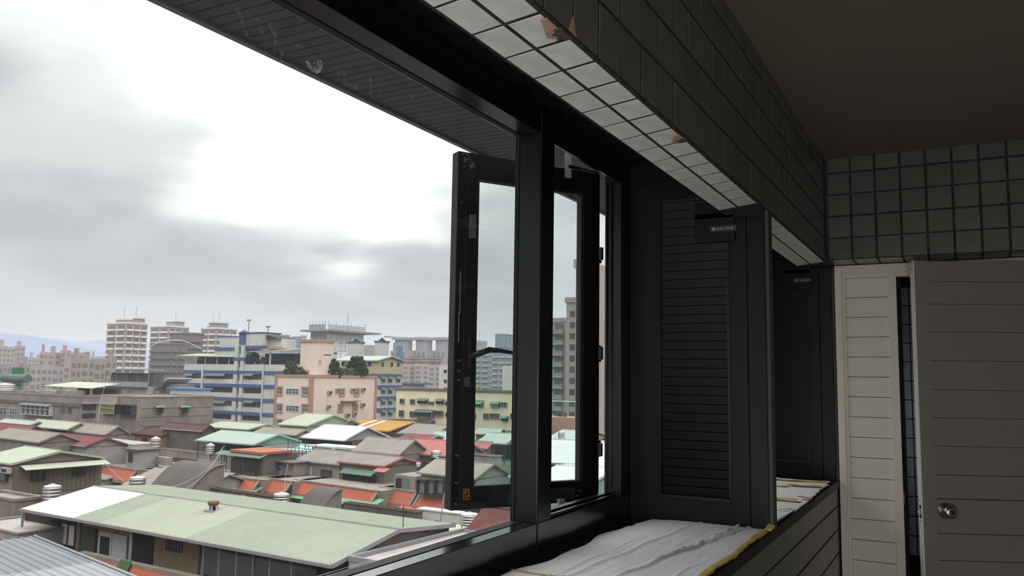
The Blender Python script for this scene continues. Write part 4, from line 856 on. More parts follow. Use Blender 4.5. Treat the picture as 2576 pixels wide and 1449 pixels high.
# rooftop additions
b = Bld('barred grey rooftop cage with green canopy and red capping slab', 588, 662, 1146, Z=-11.2, dep=6, az=-8, wall='dconc', name='rooftop_cage', base=-14)
b.box(-.3, b.W+.3, -.5, 5, b.zt+.1, b.zt+.45, cm('salmon_capping', '#a3634c', noise=0.2), 'capping_slab'); b.awn(557, 1138, 672, 1147, ROOF['dgreen'], out=1.2)
q = MB(); u0, u1, z0, z1 = b.rect(570, 1150, 662, 1196, 'F')
for i in range(15): z = z0+(z1-z0)*i/14; b.put(u0, u1, z-.02, z+.02, .9, .94, 'F', None, '', mb=q)
for i in range(8): u = u0+(u1-u0)*i/7; b.put(u-.03, u+.03, z0, z1, .88, .96, 'F', None, '', mb=q)
q.make('window_cage', STEEL, b.e); b.slab(586, 1152, 608, 1190, cm('brown_curtain', '#5f4436', noise=.2), 'panel', .3); b.slab(617, 1152, 650, 1190, DK, 'opening', .3)
for i in range(6): x = 620+i*5; b.slab(x, 1188, x+3, 1194, cm('plant_pots', '#8c7f70', noise=.3), 'flower_pot', .8, o0=.5)
b = Bld('grey hut with pale blue door beside the barred cage', 686, 740, 1165, Z=-12.2, dep=6, az=-8, wall='conc', name='rooftop_hut', base=-15); b.box(-1, b.W+.4, -.7, 6, b.zt, b.zt+.12, WALL['dconc'], 'roof_slab'); b.slab(696, 1172, 710, 1201, cm('pale_blue_door', '#9aa6b0', noise=.1), 'door', .08); b.slab(698, 1176, 708, 1183, PANE, 'door_vent', .12)
b = house('grey fibre roof hut with a white doorway and dark window above the red skirts', 744, 850, 1168, 905, 1139, -12.1, -10.6, 'grey', 'conc', az=-8, base=-15)
b.slab(765, 1172, 781, 1207, WALL['wplain'], 'door', -.25, o0=-.45); b.win(806, 1182, 830, 1206, fm=DFR, n=2, out=-.2); 
b.slab(806, 1182, 830, 1206, PANEG, 'window', -.2, o0=-.5)
b = house('grey roof hut edged red with a green awning over a barred window', 853, 962, 1172, 1010, 1150, -11.7, -10.6, 'grey', 'tansheet', az=-8, base=-15, fascia=ROOF['red'])
b.awn(866, 1181, 946, 1193, ROOF['dgreen'], out=.9); b.win(868, 1190, 942, 1222, fm=DFR, n=8, out=.5, bars=5)
b.awn(951, 1177, 981, 1186, ROOF['red'], out=1.0)
# steel frame balcony
b = Bld('rusty brown steel balcony frame with railings on the terrace roofs', 990, 1036, 1160, Z=-11.6, dep=5, az=-8, wall='dconc', name='steel_frame', cat='frame', body=False, base=-14)
for u in (0, b.W/2, b.W):
    for v in (0, 4.5): b.box(u-.07, u+.07, v-.07, v+.07, -13.6, b.zt, STEEL, 'upright')
for z in (b.zt, b.zt-.55, b.zt-1.1, b.zt-1.6):
    for v in (0, 4.5): b.box(-.1, b.W+.1, v-.05, v+.05, z-.1, z, STEEL, 'rail')
    b.box(-.05, .05, 0, 4.5, z-.1, z, STEEL, 'rail'); b.box(b.W-.05, b.W+.05, 0, 4.5, z-.1, z, STEEL, 'rail')
tank('small round white drum standing in the brown steel frame', 1052, 1163, 1176, 0.35, -12.0, legs=.1, group=None)
b = Bld('dim rooftop room with grey curtain walls beside the glass bay', 992, 1045, 1199, Z=-12.3, dep=6, az=-8, wall='conc', name='rooftop_hut', base=-15); b.slab(996, 1203, 1010, 1230, DK, 'doorway', .05); b.slab(1012, 1203, 1030, 1232, PANEG, 'window', .05)
b = house('tan corrugated gable house with a long glazed bay, behind the open casement', 1054, 1192, 1203, 1238, 1166, -11.5, -9.5, 'tan', 'lconc', gm='lconc', az=-8, base=-15, pitch=.5, bx=1282)
for i in range(6): x = 1056+i*23; b.win(x, 1206, x+21, 1242, fm=DFR, n=1, out=.6, pm=mat('milky_pane', (0.16, 0.165, 0.17), rough=.3))
b = Bld('grey rendered block with pale flat roof behind the tan gable', 1190, 1246, 1150, 1262, Z=-11.0, wall='lconc', name='rooftop_block', base=-15, az=-8); b.cope(.15)
# arched dark sheet roofs
def arch(lab, x0, x1, y, Z, x2, ytop, side_h=6):
    """curved stair cover: its sheet faces us and climbs away, side wall on the right flank"""
    ux, uy = axes(-8); P = onZ(x0, y, Z); P = Vector((P.x, P.y, 0)); Q = hit(x1, y, P, ux); W = (Q-P).dot(ux); e = empty('arched_stair_cover', (P.x, P.y, Z), lab, 'roof'); n = 12
    L = (hit(x2, y, Q, uy)-Q).dot(uy); T = P+ux*W+uy*L; H = atD(x2, ytop, T.length).z-Z; pr = [(L*i/n, H*math.sin(math.pi*.5*min(1, (i/n)*1.05))) for i in range(n+1)]
    q = MB(); pt = lambda u, v, z: P+ux*u+uy*v+Vector((0, 0, Z+z))
    for (a, za), (c_, zc) in zip(pr, pr[1:]):
        A = [pt(0, a, za), pt(W, a, za), pt(W, c_, zc), pt(0, c_, zc)]; q.hexa(A, [p+Vector((0, 0, .08)) for p in A])
    q.make('curved_sheet', cm('weathered_dark_sheet', '#6b625b', noise=0.3, nscale=.5), e)
    q = MB(); k = [pt(W-.25, 0.3, -side_h), pt(W-.25, L*1.02, -side_h), pt(W-.25, L*1.02, H-.05)]+[pt(W-.25, a, z-.05) for a, z in pr[1:]][::-1]; g = [p-ux*.2 for p in k]; q.face(k); q.face(g[::-1])
    for i in range(len(k)): q.face([k[i], g[i], g[(i+1) % len(k)], k[(i+1) % len(k)]])
    q.make('side_wall', WALL['conc'], e); return e
arch('large weathered dark curved roof rising behind the white roof ridge', 352, 452, 1256, -13.6, 562, 1171)
arch('smaller dark curved stair roof between the green awnings', 745, 808, 1279, -13.4, 862, 1233)
b = Bld('tall brown grey stair wall beside the large curved roof', 500, 506, 1178, 560, Z=-11.6, wall='dconc', name='stair_wall', cat='wall', az=-8, base=-18)
b.slab(511, 1207, 522, 1230, DK, 'opening', .1, side='R'); b.box(b.W, b.W+.8, 1, 2.6, b.zt-1.4, b.zt-1.25, WALL['wplain'], 'hood')
# left of layer 2
b = house('left pale green roofed workshop with ribbed tan sheet flank and long awning', -60, 25, 1166, 150, 1134, -10.6, -9.1, 'green', 'conc', gm='tansheet', bx=262, az=-8, pitch=.4, fascia=ROOF['green'])
b.R = b.C+b.uy*b.dep; s0 = b.dep
q = MB(); P = lambda v, o, z: b.pt(b.W+.3+o, v, z); A = [P(1, 0, b.zt-.35), P(1, 1.5, b.zt-.75), P(s0, 1.5, b.zt-.75), P(s0, 0, b.zt-.35)]; q.hexa(A, [p+Vector((0, 0, .08)) for p in A]); q.make('awning', ROOF['green'], b.e)
b.box(b.W, b.W+.12, .4, s0-.2, b.zt-3.6, b.zt-.4, WALL['tansheet'], 'sheet_flank')
for i in range(int((s0-.8)/.55)): b.box(b.W+.12, b.W+.2, .5+i*.55, .62+i*.55, b.zt-3.5, b.zt-.5, WALL['tansheet'], 'rib')
for (xa, xb, ya, yb) in ((77, 112, 1176, 1208), (180, 209, 1168, 1197)): b.win(xa, ya, xb, yb, side='R', fm=DFR, n=2, out=.35, bars=8)
b.win(-10, 1178, 14, 1210, fm=DFR, n=2, out=-.2); b.ac(10, 1176, 30, 1190)
b = Bld('grey rendered low gable wall with pale stains beside the dark red roof', 225, 336, 1118, Z=-11, dep=4, wall='lconc', name='rooftop_block', az=-8, base=-14)
b = house('dark red sheet roof at left, between green workshop and grey wall', 102, 212, 1122, 266, 1101, -11, -10.0, 'dred', 'lconc', gm='lconc', bx=330, az=-8)
b = house('brown sheet roofed house with orange tan wall and tall grey gable', 263, 404, 1096, 440, 1079, -10.8, -9.2, 'brown', 'orange', gm='lconc', bx=494, az=-8, fascia=cm('dark_red_trim', '#6d3532', noise=.1))
b.slab(354, 1102, 366, 1126, DK, 'window', -.2, o0=-.5)
b = Bld('flat slab topped stair head beside the dark red roof', 318, 352, 1134, Z=-11.4, dep=3, wall='lconc', name='rooftop_stair_hut', az=-8, base=-15); b.box(-.6, b.W+.3, -.5, 3.2, b.zt, b.zt+.2, WALL['dconc'], 'roof_slab'); b.slab(323, 1138, 334, 1163, cm('dark_brown_door', '#3f3430', noise=.1), 'door', .06)
b = Bld('sloping concrete parapet running off the stair head', 356, 420, 1152, Z=-12.4, dep=1.0, wall='conc', name='roof_parapet', cat='wall', az=-8, base=-13.5)
tank('banded steel water tank against the tall grey gable', 390, 1097, 1140, 0.75, -12.2, legs=.3)
tank('steel water tank under the mint roof of the open shed', 528, 1114, 1148, 0.65, -12.4, legs=.3)
b = Bld('mottled grey concrete terrace parapet below the mint roofed shed', 400, 586, 1150, Z=-12.8, dep=1.2, wall='conc', name='roof_parapet', cat='wall', az=-8, base=-13.9); b.cope(.15, .06)
b = house('mint green sheet roofed open shed on posts, centre left', 494, 634, 1118, 697, 1092, -10.6, -8.9, 'mint', 'lconc', gm='mint', bx=755, az=-4, open_front=True, fascia=ROOF['mint'])
# ------------------------------------------------------------------ LAYER 3: more sheet roofs behind
b = house('tan fibre roofed shed at the far left behind the green workshop', -30, 95, 1112, 150, 1090, -10.4, -9.6, 'tan', 'conc', az=-8)
b = house('tan fibre roof between the green shed and the brown house', 170, 262, 1093, 296, 1070, -10.4, -9.3, 'tan', 'conc', az=-8)
b = house('pale green flat shed roof with green flank, behind the dark red roof', 62, 166, 1080, 200, 1063, -10, -9.3, 'green', 'dconc', gm='grn', bx=232, az=-6, fascia=ROOF['green'], open_front=True)
b = house('mint sheet roof at the far left edge', -20, 60, 1074, 95, 1060, -10, -9.3, 'mint', 'conc', az=-6)
b = house('dark red sheet roofs at the far left edge behind the tan shed', -40, 55, 1088, 90, 1072, -10.3, -9.4, 'dred', 'dconc', az=-6)
b = house('dark brown sheet roof behind the brown house', 406, 505, 1084, 525, 1068, -9.6, -8.8, 'brown', 'dconc', az=-4)
b = house('pale green shed roof with green rake, behind the mint shed', 510, 620, 1080, 668, 1067, -9.6, -8.7, 'green', 'dconc', gm='grn', bx=712, az=-4, open_front=True, fascia=ROOF['green'])
b = house('tan fibre roof behind the mint shed to its right', 640, 740, 1094, 765, 1080, -10, -9.2, 'tan', 'conc', az=-4)
b = house('light green high pitched roof before the pinkish beige block', 700, 768, 1071, 837, 1043, -8.6, -6.8, 'green', 'grn', gm='grn', bx=878, az=-4, fascia=ROOF['green'])
b = house('grey fibre roof between the light green and orange roofs', 815, 855, 1068, 880, 1056, -9, -8.4, 'grey', 'conc', az=-4)
b = house('orange ochre sheet roof with two pale skylight strips', 850, 975, 1084, 1040, 1061, -9.8, -8.9, 'orange', 'dconc', gm='dconc', back=2, az=-4, fascia=ROOF['orange'])
for t in (.25, .45):
    q = MB(); u = b.W*t; sl = b.slope; A = [b.pt(u, .8, b.zt+sl*.8+.05), b.pt(u+.9, .8, b.zt+sl*.8+.05), b.pt(u+.9, b.run-.6, b.zt+sl*(b.run-.6)+.05), b.pt(u, b.run-.6, b.zt+sl*(b.run-.6)+.05)]; q.hexa(A, [p+Vector((0, 0, .05)) for p in A]); q.make('skylight', WFR, b.e, label='pale skylight strip')
b = house('large white sheet roof with grey gable, centre', 738, 862, 1107, 922, 1074, -10.4, -8.6, 'white', 'dconc', gm='bluegrey' if False else 'lconc', bx=988, az=-4, fascia=ROOF['white'], open_front=True)
b = house('dull red sloping roof wedge left of the large white roof', 720, 745, 1098, 790, 1075, -10.4, -9.0, 'red', 'conc', az=-4)
b = house('grey tan fibre roof before the cream apartment block', 1002, 1085, 1094, 1128, 1070, -10, -9.2, 'grey', 'conc', gm='dconc', az=-4)
b = Bld('white walled terrace with turquoise deck between mint shed and white roof', 640, 780, 1141, Z=-11.6, dep=9, wall='wplain', name='roof_terrace', base=-15, az=-4); b.box(.3, b.W-.3, .3, 8.7, b.zt-.1, b.zt+.05, ROOF['turq'], 'deck'); b.cope(.35, .05, WALL['wplain'])
b = Bld('bright white stair wall at the right end of the turquoise terrace', 786, 893, 1132, Z=-11.2, dep=5, wall='wplain', name='roof_parapet', cat='wall', base=-15, az=-4); b.box(-.3, b.W, -.3, 3, b.zt, b.zt+.3, WFR, 'roof_tube')
b = house('brown framed flat roof with pale rim near the casement stile', 990, 1060, 1113, 1098, 1094, -10.4, -9.9, 'dred', 'conc', az=-4, fascia=ROOF['mint'])
b = house('small mint sheet roof crossing behind the casement stile', 1078, 1150, 1112, 1172, 1088, -10.4, -9.4, 'mint', 'conc', az=-4)
b = house('bright red sheet roof centre right, with a small tank before it', 1004, 1140, 1148, 1180, 1112, -11, -9.4, 'red', 'conc', az=-6)
b.box(0.3, b.W, .3, b.run, -11.2, -11.05, ROOF['red'], 'under_eave')
tank('small banded steel tank standing before the bright red roof', 1097, 1132, 1155, 0.75, -11.6, legs=.2)
b = house('long grey fibre roof of two pitches left of the bright red roof', 888, 1000, 1143, 1040, 1106, -10.8, -9.2, 'grey', 'conc', az=-6, pitch=.9)
b = house('mint sheet roof seen through the casement pane, before the cream block', 1195, 1248, 1094, 1262, 1072, -9.8, -9.0, 'mint', 'conc', az=-4)
b = house('brick red roof seen through the casement pane', 1192, 1222, 1128, 1236, 1096, -11, -9.8, 'red', 'conc', az=-4)
b = house('mint roofed rooftop kitchen seen through the casement pane', 1202, 1268, 1116, 1300, 1092, -10.2, -9.2, 'mint', 'mint', az=-4, open_front=True, fascia=ROOF['mint'])
b = house('narrow lilac grey roof at the casement pane right edge', 1250, 1300, 1084, 1330, 1076, -9.4, -9.0, 'lilac', 'conc', az=-4)
# scaffold frame on the terrace
b = Bld('thin rusty scaffold frame standing before the turquoise terrace', 724, 790, 1131, Z=-10.9, dep=4, wall='conc', name='scaffold_frame', cat='frame', body=False, az=-4, base=-14)
q = MB()
for i in range(8):
    for v in (0, 3.5): b.box(b.W*i/7-.04, b.W*i/7+.04, v-.04, v+.04, -13.6, b.zt+(1.2 if i in (0, 3) else 0), None, '', mb=q)
for z in (b.zt, b.zt-.7, b.zt-1.4, b.zt-2.1):
    for v in (0, 3.5): b.box(0, b.W, v-.03, v+.03, z-.03, z+.03, None, '', mb=q)
q.make('bars', STEEL, b.e)
# ------------------------------------------------------------------ RIGHT: roofs seen through the open gap
b = house('white blue ribbed sheet roof low in the right opening', 1330, 1530, 1172, 1560, 1112, -9.8, -7.8, 'pwhite', 'mint', gm='mint', az=6, pitch=.6)
b = house('pale cream ribbed roof under the white one in the right opening', 1320, 1470, 1220, 1540, 1178, -10.2, -8.8, 'pwhite', 'mint', gm='mint', az=8, pitch=.5)
b = house('mint roof with white water pipes in the right opening', 1370, 1455, 1112, 1500, 1085, -9.8, -9.0, 'mint', 'salmon', az=0)
tank('tall banded steel tank on the mint roof in the right opening', 1412, 1084, 1106, 0.55, -9.6, legs=.2)
b = Bld('salmon walled rooftop with a mint canopy in the right opening', 1330, 1446, 1052, 1480, Z=-7.4, wall='salmon', name='rooftop_block', az=0)
b.box(0, b.W, .1, 3, b.zt+3.0, b.zt+3.12, ROOF['mint'], 'canopy')
for i in range(5): b.box(b.W*i/4-.05, b.W*i/4+.05, .1, .2, b.zt, b.zt+3.0, GALV, 'post')
for i in range(7):
    u = R.uniform(.6, b.W-.6); q = MB()
    for j in range(14):
        a = R.uniform(0, 6.3); c = b.pt(u+.3*math.cos(a), .9+.3*math.sin(a), b.zt+R.uniform(.2, 1.0)); q.box(c.x-.15, c.x+.15, c.y-.15, c.y+.15, c.z-.1, c.z+.12)
    q.make('shrub_clump', cm('dry_shrub', '#6b6a4a', noise=.3), b.e)
# ------------------------------------------------------------------ LAYER 4: concrete flats on the left
b = Bld('soot stained concrete flats with a white framed balcony, far left', -80, 206, 1000, 262, D=200, wall='conc', name='apartment_building', az=-8); b.cope(.5, .1, WALL['conc'])
b.slab(-60, 1008, 206, 1016, WALL['dconc'], 'concrete_band', .3); b.slab(206, 1012, 246, 1016, WALL['lconc'], 'ledge', .5, side='R')
b.win(0, 1025, 18, 1044, n=2, tr=.6); b.win(25, 1027, 44, 1044, n=3, tr=.6); b.win(62, 1018, 135, 1044, n=6, out=1.0, tr=.6); b.awn(60, 1014, 137, 1020, ROOF['bluegrey'], out=1.3)
b.win(153, 1024, 165, 1040, fm=WALL['rim'], n=2); b.win(171, 1024, 181, 1040, fm=WALL['rim'], n=2); b.slab(207, 1016, 242, 1032, DK, 'balcony_opening', .05, side='R'); b.slab(207, 1040, 240, 1052, DK, 'balcony_opening', .05, side='R')
for (xa, xb) in ((22, 42), (88, 125), (130, 168)): b.slab(xa, 982, xb, 999, WALL['lconc' if xa == 88 else 'conc'], 'roof_hut', -1, o0=-4)
b = Bld('open green rooftop shed with gable on the left concrete flats', 150, 228, 978, D=205, dep=8, wall='grn', name='rooftop_shed', az=-8, body=False, base=-6); z = b.zt
q = MB(); 
A = [b.pt(-8, 0, z+.2), b.pt(b.W+.5, 0, z), b.pt(b.W-1, 7, z+1.0), b.pt(-7, 7, z+1.2)]; q.hexa(A, [p+Vector((0, 0, .12)) for p in A]); q.make('roof_sheet', ROOF['green'], b.e)
b.box(-5, b.W, 6.5, 7, -6, z, WALL['dconc'], 'wall'); b.box(0, .3, .1, .4, -6, z, WALL['grn'], 'post'); b.box(b.W-.3, b.W, .1, .4, -6, z, WALL['grn'], 'post'); b.box(-2.2, 0, .2, .5, -5, z, WALL['grn'], 'gable_panel'); b.box(0, b.W, .3, .5, -6, z-2.4, WALL['conc'], 'parapet')
tank('squat yellow rooftop tank at the far left edge', 10, 963, 985, 1.6, -3.6, legs=.1, group=None)
b = Bld('green netted plant machine on the roofs at far left', 30, 54, 925, 60, D=240, wall=cm('bright_green_net', '#39764f', noise=.2), name='rooftop_plant_room', base=-4, az=-8)
MB().tube([b.pt(b.W*.2, -2, b.zt-2.6), b.pt(b.W*2.6, -2, b.zt-2.6)], 1.0, 12).make('pipe_drum', cm('grey_green_drum', '#5b7468', noise=.2), b.e)
b = Bld('middle concrete flats with a bay window and blank stained flank', 255, 346, 1000, 538, D=165, wall='conc', name='apartment_building', az=-8); b.cope(.25, .1, WALL['lconc'])
b.slab(258, 998, 300, 1016, WALL['lconc'], 'pale_band', .5); b.win(262, 1016, 296, 1040, n=5, out=.8, fm=WALL['yel'], pm=PANEG, tr=.55); b.win(302, 1018, 344, 1044, fm=DFR, n=3, out=1.1, tr=.5)
for x in (390, 452): b.win(x, 1024, x+19, 1040, side='R', fm=WALL['conc'], n=1, out=.3, bars=5); b.awn(x-2, 1020, x+23, 1025, ROOF['bgreen'], out=.8, side='R')
for i in range(5):
    y = 1006+i*11; v0, _ = b.sd(350, y); v1, _ = b.sd(534, y+2); z0 = b.zt-2.0-i*1.6; b.put(v0+.5, v1-.5, z0, z0+.08, 0, .05, 'R', WALL['dconc'], 'cable_line')
b = Bld('small white rooftop hut with a blue roof edge', 428, 496, 981, D=178, dep=3, wall='wplain', name='rooftop_hut', base=-6, az=-8); b.box(-.5, b.W+.3, -.4, 3.3, b.zt, b.zt+.35, cm('sky_blue_trim', '#5d83b4', noise=.1), 'roof_edge')
b = Bld('grey two storey rooftop house with pale canopy on posts', 264, 372, 972, 385, D=225, wall='lconc', name='rooftop_house', az=-8, base=-14)
b.win(284, 978, 296, 992, n=1, pm=DK); b.win(321, 976, 332, 990, n=1, pm=PANEG); b.slab(262, 960, 372, 973, WALL['lconc'], 'balcony_rail', .8)
b.box(0, b.W, 4, b.dep, b.zt, b.zt+3.2, WALL['dconc'], 'upper_room'); b.box(-1.5, b.W+.3, -.8, 4, b.zt+4.0, b.zt+4.25, ROOF['mint'], 'canopy')
for i in range(5): b.box(b.W*i/4-.06, b.W*i/4+.06, 0, .12, b.zt, b.zt+4, GALV, 'post')
b = Bld('concrete stair tower with a slanted white roof left of the striped flats', 402, 446, 985, 462, D=232, wall='conc', name='stair_tower', az=-8); z = b.zt
q = MB(); A = [b.pt(-2, -1, z), b.pt(b.W*.6, -1, z+3.2), b.pt(b.W*.6, 6, z+3.2), b.pt(-2, 6, z)]; q.hexa(A, [p+Vector((0, 0, .3)) for p in A]); q.make('roof_sheet', ROOF['white'], b.e)
b.box(b.W*.1, b.W, .2, 5, z, z+1.8, WALL['conc'], 'gable_wall')

# ------------------------------------------------------------------ LAYER 5: white flats with blue stripes
BLU, WHT = WALL['blue'], WALL['white']
b = Bld('white tiled flats with navy blue bands and open planted balconies', 462, 608, 922, 700, D=235, wall='white', name='striped_apartment_building', az=-4, body=False)
zs = [b.fr(560, y)[1] for y in (932, 965, 999, 1033, 1066, 1099)]; FH = (zs[0]-zs[1])
b.W2 = b.W; uR = b.fr(690, 950)[0]
b.box(0.3, uR-.2, 1.6, 14, GZ, zs[0]+1, WALL['dconc'], 'core'); b.box(uR-4.6, uR, 0.1, 14, GZ, zs[0], WHT, 'wall')
xs = [(462, 507), (512, 588), (612, 660)]
for i, z in enumerate(zs[:5]):
    for (xa, xb) in xs:
        ua, ub = b.fr(xa, 950)[0], b.fr(xb, 950)[0]
        if i == 0: b.box(ua, ub, 0, .25, z, z+1.7, WHT, 'parapet')
        else: b.box(ua, ub, 0, .25, z, z+1.25, WHT, 'parapet')
        b.box(ua, ub, -.15, .3, z-.9, z, BLU, 'blue_band')
        if i: b.box(ua+.3, ub-.3, .55, .62, z+1.3, zs[i-1]-1.2, [cm('cage_shade_green', '#2f4037', noise=.5, nscale=1.5), cm('cage_shade_brown', '#47392c', noise=.5, nscale=1.5), PANE][(i+int(xa)) % 3], 'balcony_glazing')
        if i and (i+int(xa)) % 2: b.awn(xa+3, 950+34*(i-1)-12, xb-20, 954+34*(i-1)-8, ROOF['dgreen'], out=.8)
        q = MB(); 
        if i:
            for j in range(int((ub-ua)/1.0)): b.box(ua+.5+j, ua+.56+j, .2, .26, z+1.2, zs[i-1]-.9, None, '', mb=q)
            q.make('balcony_bars', WFR if i % 2 else STEEL, b.e)
    b.box(uR-4.7, uR+.15, -.15, 14.2, z-.9, z, BLU, 'blue_band')
    b.box(-.15, .2, 0, 14, z-.9, z, BLU, 'blue_band')
for xa, xb in ((507, 512), (588, 597), (604, 612), (660, 664)):
    ua, ub = b.fr(xa, 950)[0], b.fr(xb, 950)[0]; b.box(ua, ub, -.2, .6, GZ, zs[0]+(1.7 if xa in (507, 660) else 6.8), WHT, 'pier')
ua, ub = b.fr(597, 950)[0], b.fr(604, 950)[0]; b.box(ua, ub, .3, 1, GZ, zs[0]+6.8, WHT, 'stair_wall')
for i, z in enumerate([zs[0]+FH]+zs): b.box(ua-2.2, ub+1.6, -.25, .5, z-.9, z, BLU, 'blue_band'); b.box(ua+.2, ub-.2, .2, .32, z+.9, z+2.3, PANE, 'stair_window')
# penthouse level with green canopies
Y = lambda y: b.fr(600, y)[1]
X = lambda x, v=0.0: b.fr(x, 900, v)[0]
zp = Y(915)
q = MB(); A = [b.pt(-3.0, -.5, Y(896)), b.pt(X(590), -.5, Y(899)), b.pt(X(590), 7, Y(892)), b.pt(-3, 7, Y(889))]; q.hexa(A, [p+Vector((0, 0, .25)) for p in A]); q.make('canopy', ROOF['green2'], b.e)
for x in (466, 492, 515, 545, 575): b.box(X(x), X(x)+.2, .1, .25, zp-.5, Y(897), WFR, 'post')
b.box(X(464), X(590), 6, 6.5, zp-1, Y(893), WALL['dconc'], 'penthouse_wall'); b.box(X(514), X(588), 3.5, 9, Y(893), Y(880), WHT, 'penthouse_wall'); b.box(X(514), X(588), 3.2, 9.2, Y(880), Y(872), BLU, 'blue_band')
b.box(X(513), X(572), 5, 10, Y(872), Y(844), WHT, 'stair_head'); b.box(X(513)-.2, X(572)+.2, 4.8, 10.2, Y(844), Y(842), BLU, 'blue_band')
uA, uB = X(594), X(652); b.box(uA, uB, .6, 7, Y(872), Y(839), WHT, 'stair_head'); b.box(uA-.2, uB+.2, .4, 7.2, Y(839), Y(836), BLU, 'blue_band'); b.box(X(597), X(612), .3, .6, Y(866), Y(837), BLU, 'blue_gable_panel')
b.box(X(590), X(662), .2, 1.0, Y(878), Y(870), BLU, 'blue_band')
c = b.pt((X(597)+X(612))/2, .9, 0); q = MB(); q.lathe((c.x, c.y, Y(838)), [(1.5, 0), (.05, Y(829)-Y(838))], 4); q.make('blue_spire', BLU, b.e)
uC = X(684); b.box(uB, uC, 3, 8, Y(876), Y(852), WHT, 'stair_head')
q = MB(); A = [b.pt(uB, 2, Y(852)), b.pt(uC, 2, Y(852)), b.pt(uC, 9, Y(852)), b.pt(uB, 9, Y(852))]; T = [b.pt(uB, 2, Y(843)), b.pt(uB+.3, 2, Y(843)), b.pt(uB+.3, 9, Y(843)), b.pt(uB, 9, Y(843))]; q.hexa(A, T); q.make('slanted_roof', DFR, b.e)
# right hand terrace with tan canopy
q = MB(); A = [b.pt(X(630), -.5, Y(886)), b.pt(X(722), -.5, Y(884)), b.pt(X(726), 6, Y(877)), b.pt(X(640), 6, Y(880))]; q.hexa(A, [p+Vector((0, 0, .25)) for p in A]); q.make('canopy', cm('pale_olive_canopy', '#a39c78', noise=.1), b.e)
b.box(X(622), X(726), 6, 14, zs[0]-1, Y(888), WALL['dconc'], 'penthouse_wall'); u = X(677); b.box(u, u+.4, .1, .4, Y(918), Y(886), WFR, 'post')
b.box(X(612), X(752), .05, .3, zs[0], zs[0]+1.7, WHT, 'parapet'); b.box(X(612), X(752), -.1, .35, zs[0]-.9, zs[0], BLU, 'blue_band'); b.box(X(690), X(760), 1, 12, GZ, zs[0], WHT, 'wing_wall')
b.box(X(726), X(762), 7, 12, Y(905), Y(888), WHT, 'penthouse_wall'); b.box(X(726), X(762), 6.8, 12.2, Y(888), Y(884), BLU, 'blue_band'); b.box(X(739), X(762), 8, 12, Y(884), Y(858), WHT, 'stair_head')
b.box(X(655), X(686), 1, 3, Y(878), Y(872), cm('pale_olive_canopy', '#a39c78'), 'yellow_block')
for x, yb, yt in ((622, 836, 804), (671, 846, 822)):
    c = b.pt(X(x, 3), 3, Y(yb)); h = Y(yt)-Y(yb); MB().tube([c, c+Vector((0, 0, h))], 0.14, 5).make('antenna_mast', GALV, b.e); MB().box(c.x-.8, c.x+.8, c.y-.1, c.y+.1, c.z+h-.2, c.z+h+.2).make('antenna', GALV, b.e)
def bush(lab, bb, u, v, z, r, n=70, m=None, cat='shrub'):
    e = empty('rooftop_shrub', bb.pt(u, v, z), lab, cat); q = MB()
    for i in range(int(n*2.6)):
        a, h = R.uniform(0, 6.28), R.uniform(0, 1); rr = r*math.sqrt(R.random())*(1-.6*h*h); c = bb.pt(u+rr*math.cos(a), v+rr*math.sin(a)*.7, z+h*r*1.5); s = r*.095*R.uniform(.6, 1.3)
        d = Vector((R.uniform(-1, 1), R.uniform(-1, 1), R.uniform(-1, 1))).normalized()*s; g = d.orthogonal().normalized()*s; k = d.cross(g).normalized()*s
        q.hexa([c-d-g-k*.5, c+d-g-k*.4, c+d+g-k*.5, c-d+g-k*.3], [c-d*.5-g*.5+k, c+d*.5-g*.6+k, c+d*.6+g*.5+k*.8, c-d*.5+g*.6+k])
    q.make('foliage', m or cm('dark_green_leaves', '#363f2b', noise=.4, nscale=2), e); MB().tube([bb.pt(u, v, z-.1), bb.pt(u, v, z+r*.8)], r*.06, 5).make('stem', cm('bark', '#4b3d30'), e)
bush('dark clipped bush on the striped flats terrace, left of the post', b, b.fr(628, 900)[0], 1.5, zs[0]+1.5, 2.2)
bush('low shrubs on the striped flats terrace before the post', b, b.fr(652, 900)[0], 1.5, zs[0]+1.2, 1.6, m=cm('olive_leaves', '#4c5338', noise=.4))
bush('dark shrub on the striped flats terrace, right of the post', b, b.fr(700, 900)[0], 1.5, zs[0]+1.2, 1.8)
for xa, xb, yy in ((480, 500, 903), (550, 585, 905)): bush('planted greenery under the green canopy of the striped flats, %s end' % ('left' if xa < 500 else 'right'), b, b.fr((xa+xb)/2, 905)[0], 2.0, zp-.2, 1.5, 50)

# pinkish beige block
C0 = atD(784, 950, 150)
b = Bld('pinkish beige tiled block with terracotta trim and framed windows', 694, 784, 950, 948, D=165, wall='beige', name='apartment_building'); b.cope(.55, .15, WALL['bpink'])
BP = WALL['bpink']
b.box(-.1, .45, -.12, .3, GZ, b.zt, BP, 'corner_strip'); b.box(b.W-.6, b.W+.12, -.12, .6, GZ, b.zt, BP, 'corner_strip'); b.box(b.W-.3, b.W+.12, b.dep-.6, b.dep+.1, GZ, b.zt, BP, 'corner_strip')
for y in (975, 1018, 1057): b.win(698, y, 709, y+17, trim=BP, n=2, tr=.6); b.win(720, y+2, 752, y+17, n=4, tr=.55, pm=PANEG); b.win(762, y+1, 778, y+19, trim=BP, n=3, tr=.6, pm=PANEG)
for (x0, y0, x1, y1) in ((856, 980, 864, 994), (893, 980, 901, 994), (852, 1020, 860, 1034), (889, 1020, 897, 1034)): b.win(x0, y0, x1, y1, side='R', trim=BP, n=2, tr=.6)
